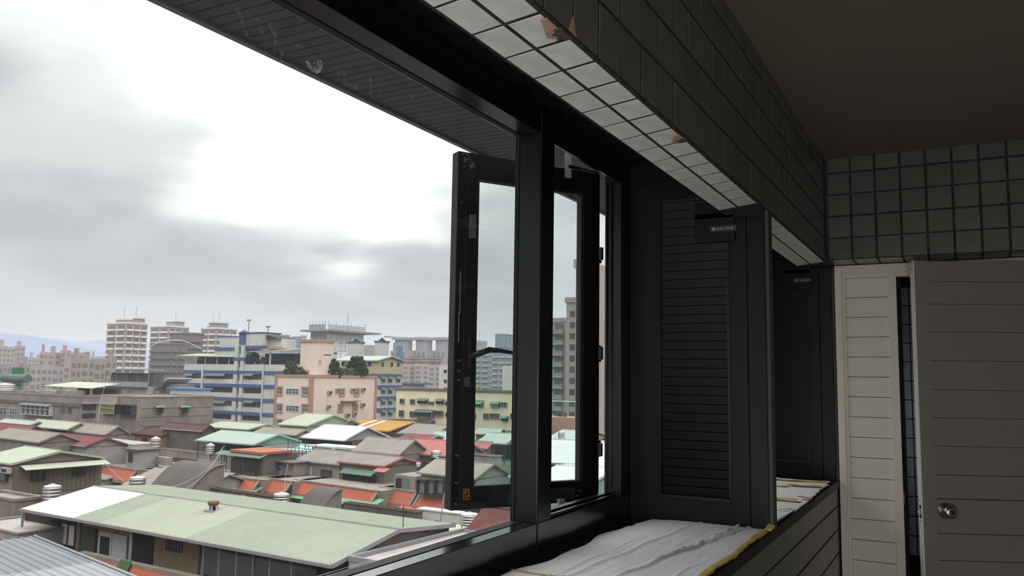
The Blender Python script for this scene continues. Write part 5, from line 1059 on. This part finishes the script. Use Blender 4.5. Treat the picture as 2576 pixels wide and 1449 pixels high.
for (x0, y0, x1, y1) in ((823, 983, 833, 992), (844, 977, 852, 986), (881, 977, 889, 986), (908, 976, 917, 984), (821, 1019, 829, 1028), (907, 1014, 916, 1023), (868, 1040, 878, 1049), (886, 1038, 895, 1046)): b.ac(x0, y0, x1, y1, 'R')
b.slab(856, 1008, 899, 1010, WALL['rim'], 'ledge', 1.0, side='R')
t = Bld('tall beige stair tower rising from the pinkish block roof', 757, 800, 860, 840, D=168, wall='beige', name='stair_tower', base=b.zt-.5); t.cope(.5, .25, BP)
t.win(763, 935, 775, 946, trim=BP, n=2); t.slab(814, 892, 834, 894, DK, 'slot', .05, side='R'); t.slab(802, 905, 808, 916, WALL['palepink'], 'hatch', .05, side='R')
for nm, px_, r_, m_ in (('broad dark conifer shrub on the pinkish block roof, right of the tower', 853, 2.4, None), ('dark green tree on the pinkish block roof, rightmost', 915, 2.9, cm('deep_green_leaves', '#2b3d27', noise=.4)), ('fern like shrub on the pinkish block roof, left of the tower', 712, 2.0, cm('olive_leaves', '#4c5338'))):
    v = b.sd(px_, 930)[0] if px_ > 790 else 2; u = b.W-2 if px_ > 790 else b.fr(px_, 940)[0]; bush(nm, b, u, v, b.zt, r_, 130, m_, 'tree' if 'tree' in nm else 'shrub')
for px_ in (735, 872, 884, 895): v = b.sd(px_, 930)[0] if px_ > 790 else 2; bush('low hedge of rooftop shrubs on the pinkish block, %s' % {735: 'left of the stair tower', 872: 'just right of the conifer', 884: 'midway along the flank', 895: 'beside the green tree'}[px_], b, b.W-1.5 if px_ > 790 else b.fr(px_, 940)[0], v, b.zt, 1.3, 60, cm('grey_leaves', '#5f604a', noise=.4))
# striped flats, right wing
b = Bld('right wing of the blue striped flats with a pale yellow top storey', 860, 950, 909, 1012, D=190, wall='white', name='striped_apartment_building', body=False)
z0 = b.sd(980, 937)[1]; zz = [b.sd(980, y)[1] for y in (941, 969, 997, 1026, 1055)]
b.box(0, b.W, 0, b.dep, GZ, zz[0], WALL['white'], 'wall'); b.box(0, b.W, 0, b.dep, zz[0], b.zt, WALL['yel'], 'upper_wall')
for z in zz: b.box(-.1, b.W+.12, -.1, b.dep+.1, z-.9, z, BLU, 'blue_band')
for i, z in enumerate(zz[:4]):
    for xa in (957, 975, 995): b.win(xa, 950+28*i, xa+11, 963+28*i, side='R', n=2, fm=WALL['white'], out=.15); b.awn(xa-1, 946+28*i, xa+13, 954+28*i, ROOF['dgreen'], out=.9, side='R')
for xa in (960, 983, 999): b.win(xa, 912, xa+5, 922, side='R', n=1, fm=DFR)
for xa in (859, 884, 926): b.win(xa, 910, xa+8, 921, n=2, fm=DFR)
q = MB(); H = 1.1
for (A, T) in (([b.pt(-2, -.6, b.zt), b.pt(b.W+.6, -.6, b.zt), b.pt(b.W+.6, b.dep/2, b.zt+H), b.pt(-2, b.dep/2, b.zt+H)], 0), ([b.pt(-2, b.dep/2, b.zt+H), b.pt(b.W+.6, b.dep/2, b.zt+H), b.pt(b.W+.6, b.dep+.6, b.zt), b.pt(-2, b.dep+.6, b.zt)], 0)): q.hexa(A, [p+Vector((0, 0, .25)) for p in A])
q.make('roof_sheet', ROOF['mint'], b.e); g = MB(); g.face([b.pt(b.W, 0, b.zt), b.pt(b.W, b.dep, b.zt), b.pt(b.W, b.dep/2, b.zt+H)]); g.face([b.pt(b.W-.3, b.dep, b.zt), b.pt(b.W-.3, 0, b.zt), b.pt(b.W-.3, b.dep/2, b.zt+H)]); g.make('gable_wall', WALL['yel'], b.e)
for nm, xa, xc, xr, yt in (('white rooftop stair head with navy cap, left of the two beyond the striped wing', 875, 896, 917, 863), ('white rooftop stair head with navy cap, right of the two beyond the striped wing', 943, 958, 979, 861)):
    t = Bld(nm, xa, xc, yt, xr, D=215, wall='white', name='rooftop_stair_hut', base=0); t.box(-.15, t.W+.15, -.15, t.dep+.15, t.zt, t.zt+.4, BLU, 'cap'); t.box(-3, t.W+.2, -.3, t.dep, t.zt-11.5, t.zt-9.6, BLU, 'blue_band')
    q = MB(); q.lathe(tuple(t.pt(t.W/2, t.dep/2, t.zt+.4)), [(1.0, 0), (.05, .9)], 4); q.make('spire', DFR, t.e); t.box(0, t.W, 0, t.dep, t.zt-14, t.zt-11.5, WALL['white'], 'lower_wall')
# cream block
b = Bld('long cream walled block with small windows and green awnings', 997, 1330, 990, 1380, D=150, wall='cream', name='apartment_building', az=-4); b.cope(.35, .2, WALL['dconc'])
for (x, y, w, h) in ((1007, 1003, 11, 13), (1033, 1004, 11, 13), (1080, 1010, 12, 8), (1005, 1032, 12, 16), (1032, 1034, 12, 15), (1122, 1008, 12, 12), (1122, 1037, 12, 12), (1180, 1040, 18, 14), (1217, 1040, 14, 14), (1234, 1040, 24, 14), (1262, 1012, 14, 12), (1285, 1040, 16, 14)): b.win(x, y, x+w, y+h, fm=WALL['rim'], n=2, out=.25)
for (x, y, w) in ((1052, 1002, 26), (1098, 1003, 20), (1122, 1005, 12), (1196, 1010, 20), (1240, 1010, 20), (1262, 1046, 18)): b.win(x+1, y+3, x+w-1, y+13, fm=DFR, n=3, out=.4); b.awn(x, y, x+w, y+6, ROOF['bgreen' if x > 1180 else 'dgreen'], out=1.0)
b.win(1048, 1036, 1092, 1050, fm=ROOF['bluegrey'], n=5, out=1.0, pm=PANEG); b.awn(1047, 1030, 1094, 1037, ROOF['dgreen'], out=1.3); b.win(1095, 1033, 1116, 1046, fm=WALL['rim'], n=2, out=.5, bars=4)
b.slab(1200, 1007, 1218, 1024, ROOF['bgreen'], 'green_tarp', .3); b.slab(1236, 1012, 1256, 1024, ROOF['bgreen'], 'green_tarp', .45)
b.slab(1000, 1056, 1095, 1062, WALL['dconc'], 'canopy_slab', 1.0)
b = Bld('narrow white stair tower behind the cream block', 1105, 1127, 918, 1150, D=178, wall='white', name='stair_tower')
for y in (930, 955, 975): b.slab(1117, y, 1124, y+8, DFR, 'window', .1)
b = Bld('narrow pale stair tower at the casement pane right edge', 1264, 1290, 920, 1310, D=172, wall='white', name='stair_tower')
# ------------------------------------------------------------------ LAYER 6: towers and the far town
def tower(lab, xL, xC, yT, xR, D, wm, floors, ybot=None, cols=3, pm=None, rc=3, fh=None, sb=None, top=None, rail=None, base=GZ, name='apartment_tower', group=None, bay=None):
    b = Bld(lab, xL, xC, yT, xR, D=D, wall=wm, name=name, base=base, group=group); rail = rail or b.wm; pm = pm or cm('tower_shade', '#7c736e', noise=.2, nscale=.2); fh = fh or 3.3
    b.box(-.4, b.W+.4, -.4, b.dep+.4, b.zt, b.zt+.8, rail, 'roof_edge')
    for sd_, N, L in (('F', cols, b.W), ('R', rc, b.dep)):
        if N <= 0: continue
        for j in range(N):
            c0, c1 = L*(j+.14)/N, L*(j+.86)/N; q = MB(); r_ = MB()
            for i in range(floors):
                z = b.zt-(i+1)*fh-.6
                if z < GZ: break
                b.put(c0, c1, z+1.2, z+fh-.35, 0.0, .06, sd_, None, '', mb=q); b.put(c0-.2, c1+.2, z+.2, z+1.2, 0.0, .9, sd_, None, '', mb=r_)
            q.make('window_column', pm, b.e); r_.make('balcony_column', rail, b.e)
    for (a0, a1, c0, c1, h, cap) in (top or []):
        t = b.box(b.W*a0, b.W*a1, b.dep*c0, b.dep*c1, b.zt, b.zt+h, b.wm, 'roof_block'); b.box(b.W*a0-.8*cap, b.W*a1+.8*cap, b.dep*c0-.8*cap, b.dep*c1+.8*cap, b.zt+h, b.zt+h+.9, rail, 'roof_cap', t)
        c = b.pt(b.W*(a0+a1)/2, b.dep*(c0+c1)/2, b.zt+h+.9); MB().tube([c, c+Vector((0, 0, 6))], .15, 4).make('mast', GALV, t)
    return b
TW = WALL['palepink']; TS = cm('tower_shade', '#7c736e'); RW = cm('tower_rail_pale', '#f0e6dd', noise=.1)
tower('leftmost tall tower block with stacked balconies and two roof blocks', 270, 318, 814, 372, 480, 'palepink', 22, cols=2, rc=3, rail=RW, top=[(.45, 1, .0, .25, 2.0, .3), (.5, 1, .45, .85, 3.0, .8)])
tower('second tall tower block, wrapped in grey behind the arched frame', 379, 425, 822, 476, 540, 'pale', 22, cols=2, rc=3, rail=RW, top=[(.5, 1, .3, .75, 3.4, .8)])
b = tower('grey brown slab block in front of the second tower', 428, 470, 840, 512, 430, cm('grey_brown_wall', '#7f736d', noise=.15), 2, cols=1, rc=1, rail=cm('grey_brown_wall', '#7f736d'))
b = tower('grey brown slab with tall window grid beneath the arched frame', 380, 432, 866, 470, 420, cm('grey_brown_wall', '#7f736d'), 20, cols=5, rc=2, rail=cm('grey_brown_wall', '#7f736d'), fh=3.2)
tower('third pale tower block with a framed roof block, behind the striped flats', 506, 545, 827, 596, 520, 'pale', 20, cols=2, rc=3, rail=RW, top=[(.5, 1, 0, .55, 3.4, .8), (.1, .5, .2, .5, 2, .2)])
# white glass office with crown of masts
b = Bld('white panelled office tower crowned with steel masts', 782, 822, 834, 915, D=400, wall=cm('office_panel', '#aeb3b0', noise=.06), name='office_tower')
for i in range(8):
    for j in range(10): v0 = b.dep*(i+.06)/8; z = b.zt-1-3.9*(j+1); b.box(b.W, b.W+.25, v0, v0+b.dep*.88/8, z+.15, z+3.75, cm('office_panel_white', '#fcfcf8', noise=.05, rnd=.12), 'panel')
for i in range(3):
    for j in range(10): u0 = b.W*(i+.06)/3; z = b.zt-1-3.9*(j+1); b.box(u0, u0+b.W*.88/3, -.25, 0, z+.15, z+3.75, cm('office_panel_grey', '#a7adae', noise=.05, rnd=.12), 'panel')
b.box(-3, b.W+6, -4, b.dep+6, b.zt, b.zt+.8, WALL['hgrey'], 'roof_deck'); q = MB()
for i in range(26):
    t = i/25; 
    for (u, v) in ((b.W*t, -1), (b.W+1, b.dep*t)): q.tube([b.pt(u, v, b.zt+.8), b.pt(u, v, b.zt+(3.4 if i % 5 else 5))], .14, 4)
for z in (1.4, 2.2, 3.0): b.box(0, b.W, -1.2, -.8, b.zt+z, b.zt+z+.3, None, '', mb=q); b.box(b.W+.8, b.W+1.2, 0, b.dep, b.zt+z, b.zt+z+.3, None, '', mb=q)
q.make('steel_crown', WALL['hgrey'], b.e); MB().tube([b.pt(b.W, b.dep*.55, b.zt), b.pt(b.W, b.dep*.55, b.zt+9.5)], .15, 5).make('mast', GALV, b.e)
# blue hazy towers
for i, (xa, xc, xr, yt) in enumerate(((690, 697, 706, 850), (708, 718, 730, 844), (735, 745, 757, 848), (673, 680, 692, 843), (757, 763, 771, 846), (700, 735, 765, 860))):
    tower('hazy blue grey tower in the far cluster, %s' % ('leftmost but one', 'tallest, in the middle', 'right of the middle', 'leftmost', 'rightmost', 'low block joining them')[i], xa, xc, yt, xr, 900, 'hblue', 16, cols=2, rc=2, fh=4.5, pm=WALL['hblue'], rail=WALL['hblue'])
# far pink and grey slab rows right of centre
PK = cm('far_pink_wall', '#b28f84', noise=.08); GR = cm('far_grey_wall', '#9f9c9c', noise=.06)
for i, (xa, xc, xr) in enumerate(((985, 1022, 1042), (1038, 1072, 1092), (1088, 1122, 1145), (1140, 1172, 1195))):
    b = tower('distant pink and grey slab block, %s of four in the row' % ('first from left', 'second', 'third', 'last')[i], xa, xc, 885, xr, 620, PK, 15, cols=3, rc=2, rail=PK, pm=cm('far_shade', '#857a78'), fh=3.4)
    z = b.sd((xc+xr)/2, 903)[1]; b.box(-.6, b.W+.6, -.7, b.dep+.5, z, b.zt+1, GR, 'grey_top')
    for j in range(3): b.box(b.W*(j+.2)/3, b.W*(j+.8)/3, -.9, -.7, z+1, b.zt, cm('far_shade', '#857a78'), 'opening')
    b.box(b.W*.1, b.W*.7, 2, 12, b.zt, b.zt+9, GR, 'roof_block'); b.box(b.W*0, b.W*.8, 0, 14, b.zt+9, b.zt+11, GR, 'roof_cap')
b = Bld('blue sheeted block among the far grey roofs', 996, 1008, 870, 1014, D=600, wall=cm('blue_sheeting', '#54779c', noise=.1), name='roof_block', base=0)
b = Bld('white stepped roof block left of the far pink slabs', 912, 930, 868, 945, D=500, wall='pale', name='roof_block', base=-5)
b = tower('low grey far block joining the slab row', 980, 990, 900, 1004, 560, GR, 12, cols=1, rc=1, rail=GR, pm=cm('far_shade', '#857a78'))
# crane
P = atD(992, 862, 640); e = empty('tower_crane', P, 'thin tower crane standing over the far grey roofs', 'crane')
q = MB(); q.box(P.x-.6, P.x+.6, P.y-.6, P.y+.6, 0, P.z); q.make('mast', WALL['hgrey'], e); A = atD(966, 846, 640); B_ = atD(1001, 849, 640)
MB().tube([A, B_], .6, 4).make('jib', WALL['hgrey'], e)
# slabs behind the casement pane
b = tower('pale grey far slab with rows of balconies seen through the casement pane', 1150, 1232, 880, 1252, 520, GR, 16, cols=4, rc=1, rail=cm('far_rail', '#b5b5b5', noise=.05), pm=cm('far_shade2', '#83898a', noise=.1), top=[(.4, .7, .1, .9, 5, 0)])
b = tower('pale grey far slab right of it, seen through the casement pane', 1238, 1290, 884, 1330, 480, GR, 16, cols=3, rc=2, rail=cm('far_rail', '#b5b5b5'), pm=cm('far_shade2', '#83898a'))
b = tower('distant office tower with arched tall windows in the casement pane', 1246, 1268, 842, 1310, 640, cm('far_blue_office', '#8d9999', noise=.05), 8, cols=3, rc=4, fh=9, rail=cm('far_blue_office', '#8d9999'), pm=cm('far_blue_glass', '#6f8388', noise=.05))
b = tower('small hazy blue tower left in the casement pane', 1190, 1204, 864, 1213, 800, 'hblue', 8, cols=1, rc=1, rail=WALL['hblue'], pm=WALL['hblue'])
# right opening: near tall blocks
SN, PB = WALL['sand'], WALL['pinkb']
b = Bld('tall sandy tiled tower block at the right opening', 1449, 1470, 652, 1700, D=235, wall='sand', name='apartment_tower', az=0); b.box(-.5, b.W+.3, -.5, 8, b.zt-2.4, b.zt+.1, SN, 'roof_band')
for i in range(16): z = b.zt-6.5-i*3.3; b.box(b.W+.02, b.W+1.1, 3.0, 5.4, z, z+.2, WALL['lconc'], 'ledge'); b.box(b.W+.02, b.W+.12, 2, 5.3, z+.2, z+2.4, DFR, 'window')
b.box(b.W*.62, b.W*.95, -.08, 0, b.zt-9, b.zt-4, DFR, 'window')
b = Bld('sand and grey middle block stepping down beside the tall tower', 1425, 1462, 748, 1500, D=240, wall='sand', name='apartment_tower', az=0); b.box(-.4, b.W+.2, -.4, 4, b.zt-1.4, b.zt+.1, PB, 'roof_band')
for i in range(14): z = b.zt-5.6-i*3.2; b.box(b.W*.25, b.W*.6, -.08, 0, z, z+1.7, PANE, 'window')
b = Bld('mauve pink framed flats with grey balconies at the right opening', 1350, 1428, 800, 1450, D=245, wall='sand', name='apartment_tower', az=0); b.box(-.4, b.W+.2, -.4, 4, b.zt-1.2, b.zt+.1, PB, 'roof_band'); b.box(b.W-.9, b.W+.25, -.3, 3, GZ, b.zt, PB, 'pink_pier')
for i in range(13):
    z = b.zt-4.4-i*3.2; b.box(0, b.W-.9, -.05, .1, z+.1, z+2.6, cm('balcony_back_shade', '#5f605c', noise=.3), 'balcony_recess'); b.box(0, b.W-.9, -1.2, 0, z-.2, z+.05, WALL['lconc'], 'balcony_slab')
    b.box(.2, b.W-1.1, -1.15, -1.08, z+.05, z+1.1, cm('grey_rail_glass', '#7f8585', noise=.1), 'balcony_rail'); b.box(b.W*.45, b.W*.6, -.12, -.05, z+.1, z+2.4, WALL['lconc'], 'wall_panel')
# far town filler, left: pale mid rise blocks
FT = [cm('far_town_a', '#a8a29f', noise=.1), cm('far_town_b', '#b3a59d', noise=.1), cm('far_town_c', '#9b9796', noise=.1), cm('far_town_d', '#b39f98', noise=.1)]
FILL = {}
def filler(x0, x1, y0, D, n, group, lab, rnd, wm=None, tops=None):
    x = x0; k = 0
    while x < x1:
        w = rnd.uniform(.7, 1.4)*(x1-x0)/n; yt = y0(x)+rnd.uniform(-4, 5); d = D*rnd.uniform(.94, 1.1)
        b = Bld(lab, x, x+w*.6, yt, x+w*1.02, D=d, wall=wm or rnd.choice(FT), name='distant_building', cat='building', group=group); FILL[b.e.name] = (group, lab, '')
        fl = max(1, min(9, int((b.zt+14)/3.3)))
        q = MB()
        for i in range(fl):
            z = b.zt-1.2-(i+1)*3.3
            for (L, sd_) in ((b.W, 'F'), (b.dep, 'R')):
                c = max(1, int(L/4.2))
                for j in range(c): b.put(L*(j+.2)/c, L*(j+.8)/c, z+.9, z+2.6, 0, .08, sd_, None, '', mb=q)
        q.make('window_rows', cm('far_shade', '#857a78') if D > 400 else TS, b.e, kind='stuff')
        if rnd.random() < .6: b.box(b.W*.2, b.W*.6, b.dep*.2, b.dep*.6, b.zt, b.zt+rnd.uniform(2, 4.5), b.wm, 'roof_block')
        if tops: b.box(-.3, b.W+.3, -.3, b.dep+.3, b.zt, b.zt+1.2, tops, 'roof_edge')
        x += w; k += 1
rr = random.Random(5)
filler(-40, 270, lambda x: 893+x*.02, 760, 16, 'pale distant blocks below the hills', 'pale far block below the hills', rr)
filler(-40, 60, lambda x: 872, 620, 4, 'pale blocks with rooftop tanks at the left edge', 'pale cluttered far block at the left edge', rr)
filler(100, 200, lambda x: 882, 560, 4, 'distant blocks with pinkish roof rooms', 'far pinkish block left of the first tower', rr, wm=cm('far_town_pink', '#b59a92', noise=.1))
filler(-30, 265, lambda x: 915+x*.02, 430, 13, 'hazy mid distance flats at left', 'hazy flat roofed block at left, mid distance', rr)
filler(180, 270, lambda x: 905, 360, 3, 'beige balcony flats before the first tower', 'beige flats just left of the first tower', rr, wm=cm('far_beige_flat', '#a5958a', noise=.12))
filler(1140, 1300, lambda x: 905, 700, 6, 'pale blocks in the casement pane distance', 'pale far block seen through the casement pane', rr)
filler(600, 700, lambda x: 880, 700, 5, 'far blocks behind the striped flats', 'hazy far block glimpsed behind the striped flats', rr)
filler(930, 1330, lambda x: 915, 560, 14, 'hazy low blocks right of centre', 'low hazy block far off right of centre', rr)
# low roofs of the middle distance (seen over the first rows)
def rooftops(x0, x1, y0, y1, Zr, n, group, lab, cols, rnd):
    for i in range(n):
        x = rnd.uniform(x0, x1); y = rnd.uniform(y0, y1); w = rnd.uniform(26, 52)*(1 if y > 950 else .8)
        P = onZ(x, y, Zr+rnd.uniform(-.6, .6)); ux, uy = axes(rnd.choice((-4, -8, 0))); W = rnd.uniform(8, 16); Dp = rnd.uniform(9, 14); H = rnd.uniform(.8, 2.2); e = empty('distant_sheet_roof_house', (P.x, P.y, GZ), lab, 'building', group); ck = rnd.choice(cols); m = ROOF[ck]; FILL[e.name] = (group, lab, ck); o = Vector((P.x, P.y, 0))
        q = MB(); q.obox(o, ux, uy, 0, W, 0, Dp, GZ, P.z); q.make('wall', WALL[rnd.choice(('conc', 'lconc', 'white'))], e)
        q = MB(); pt = lambda u, v, z: o+ux*u+uy*v+Vector((0, 0, z)); A = [pt(-.4, -.5, P.z), pt(W+.4, -.5, P.z), pt(W+.4, Dp/2, P.z+H), pt(-.4, Dp/2, P.z+H)]; B2 = [pt(-.4, Dp/2, P.z+H), pt(W+.4, Dp/2, P.z+H), pt(W+.4, Dp+.5, P.z), pt(-.4, Dp+.5, P.z)]
        q.hexa(A, [p+Vector((0, 0, .15)) for p in A]); q.hexa(B2, [p+Vector((0, 0, .15)) for p in B2]); q.make('roof_sheet', m, e)
        for u in (.05, W-.05): g = MB(); g.face([pt(u, 0, P.z), pt(u, Dp, P.z), pt(u, Dp/2, P.z+H)]); g.make('gable_wall', WALL['lconc'], e)
rooftops(-60, 470, 948, 975, -9, 26, 'sheet roofed houses before the towers', 'low sheet roofed house before the left towers', ('tan', 'green', 'grey', 'white', 'dred', 'mint', 'bluegrey'), rr)
rooftops(1010, 1330, 952, 972, -9, 20, 'sheet roofed houses beyond the cream block', 'low sheet roofed house beyond the cream block', ('mint', 'red', 'white', 'bluegrey', 'green', 'tan'), rr)
rooftops(-120, 480, 985, 1045, -13, 16, 'lower houses between the flats at left', 'half hidden sheet roofed house below the left flats', ('tan', 'grey', 'green', 'dred'), rr)
rooftops(560, 1330, 1062, 1100, -13.5, 18, 'lower houses behind the centre roofs', 'half hidden sheet roofed house behind the centre roofs', ('tan', 'grey', 'dred', 'mint'), rr)
rooftops(-100, 1300, 1120, 1235, -15.5, 26, 'lower infill houses of the near blocks', 'low grey roofed house between the terrace rows', ('grey', 'tan', 'grey', 'bluegrey'), rr)
q = Bld('blue and white striped market awnings beyond the cream block', 1012, 1060, 968, 1068, D=260, wall='lconc', name='awning_roof', base=-14); q.box(-.5, q.W+.5, -.5, 4, q.zt, q.zt+.5, cm('blue_sheeting', '#54779c'), 'roof_sheet')
# overhead wires
def wire(pts, lab, D, r=.02):
    P = [atD(x, y, d) for (x, y), d in zip(pts, D)]; q = MB(); n = 14; out = []
    E = [P[0]*2-P[1]]+P+[P[-1]*2-P[-2]]
    for k in range(1, len(E)-2):
        a0, a1, a2, a3 = E[k-1:k+3]
        for i in range(n): t = i/n; out.append(0.5*((2*a1)+(a2-a0)*t+(2*a0-5*a1+4*a2-a3)*t*t+(3*a1-a0-3*a2+a3)*t**3))
    out.append(P[-1]); q.tube(out, r, 4); q.make('overhead_cable', WFR, label=lab, cat='cable')
wire([(258, 1160), (290, 1192), (330, 1225), (385, 1243), (440, 1240), (490, 1215), (530, 1175), (560, 1125)], 'slack pale cable looping low over the white roof ridge', [64]*3+[66]*5, .014)
wire([(365, 1224), (400, 1228), (450, 1220), (500, 1195), (540, 1160), (565, 1120)], 'upper slack pale cable beside the looping one over the curved roof', [70]*6, .013)
wire([(245, 1060), (258, 990), (280, 940), (330, 895), (372, 866), (395, 860)], 'thin bright cable rising from the left flats to the arched frame', [100]*6, .018)
wire([(725, 1165), (718, 1200), (716, 1238)], 'thin vertical cable pair above the steel tank by the green awning', [70]*3, .016)
wire([(378, 872), (400, 861), (430, 856), (465, 859), (495, 872), (506, 878)], 'arched pale pipe frame before the second tower', [226]*6, .10)

# ------------------------------------------------------------------ drop filler houses that nothing is seen of; give the rest a label by roof colour and place
def settle():
    from mathutils.bvhtree import BVHTree
    V = []; F = []; own = []; hits = {}
    for ob in scene.objects:
        if ob.type != 'MESH' or ob.name.startswith(('town_haze', 'ground', 'masking')): continue
        r = ob; T = ob.location.copy()
        while r.parent: r = r.parent; T += r.location
        if T.length < 9: continue
        k = len(V); V += [v.co+T for v in ob.data.vertices]
        for p in ob.data.polygons: F.append([k+i for i in p.vertices]); own.append(r.name)
    bvh = BVHTree.FromPolygons(V, F); O = Vector((0, 0, 0))
    for y in range(790, 1449, 3):
        for x in range(2, 1560, 3):
            loc, nr, ix, di = bvh.ray_cast(O, ray(x, y).normalized())
            if ix is None: continue
            h = hits.setdefault(own[ix], [0, 0.0]); h[0] += 1; h[1] += x
    ordn = ['leftmost', 'second from the left', 'third from the left', 'fourth from the left', 'fifth from the left', 'sixth from the left', 'seventh from the left', 'eighth from the left', 'ninth from the left', 'tenth from the left']+['%dth from the left' % i for i in range(11, 40)]
    names = dict(tan='tan', green='pale green', grey='grey', white='white', dred='dark red', mint='mint', bluegrey='blue grey', red='red')
    seen = {}
    for nm, (grp, lab, ck) in FILL.items():
        o = bpy.data.objects[nm]
        if hits.get(nm, [0])[0] < 3:
            for c in list(o.children_recursive): bpy.data.objects.remove(c)
            bpy.data.objects.remove(o)
        else: seen.setdefault((grp, lab, ck), []).append((hits[nm][1]/hits[nm][0], o))
    for (grp, lab, ck), l in seen.items():
        l.sort(key=lambda t: t[0]); base = lab.replace('sheet roofed', names[ck]+' roofed').replace('grey roofed', names[ck]+' roofed') if ck else lab
        for i, (x, o) in enumerate(l): o['label'] = base if len(l) == 1 else base+', '+('rightmost' if i == len(l)-1 and i > 0 else ordn[i])
    for o in [q for q in scene.objects if q.parent is None]:
        if o.name.split('.')[0] in ('rooftop_house', 'terrace_house', 'rooftop_block') and hits.get(o.name, [0])[0] < 1:
            for c in list(o.children_recursive): bpy.data.objects.remove(c)
            bpy.data.objects.remove(o)
settle()
# ------------------------------------------------------------------ thin grey haze lying over the town
hz = bpy.data.materials.new('town_haze'); hz.use_nodes = True; N = hz.node_tree.nodes; L = hz.node_tree.links; N.clear()
o_ = N.new('ShaderNodeOutputMaterial'); vs = N.new('ShaderNodeVolumeScatter'); vs.inputs['Color'].default_value = (0.86, 0.89, 1.0, 1); vs.inputs['Density'].default_value = 0.00028; vs.inputs['Anisotropy'].default_value = 0.0
L.new(vs.outputs[0], o_.inputs['Volume'])
MB().box(-2550, 300, 30, 3300, GZ+.5, 90).make('town_haze', hz, kind='structure')
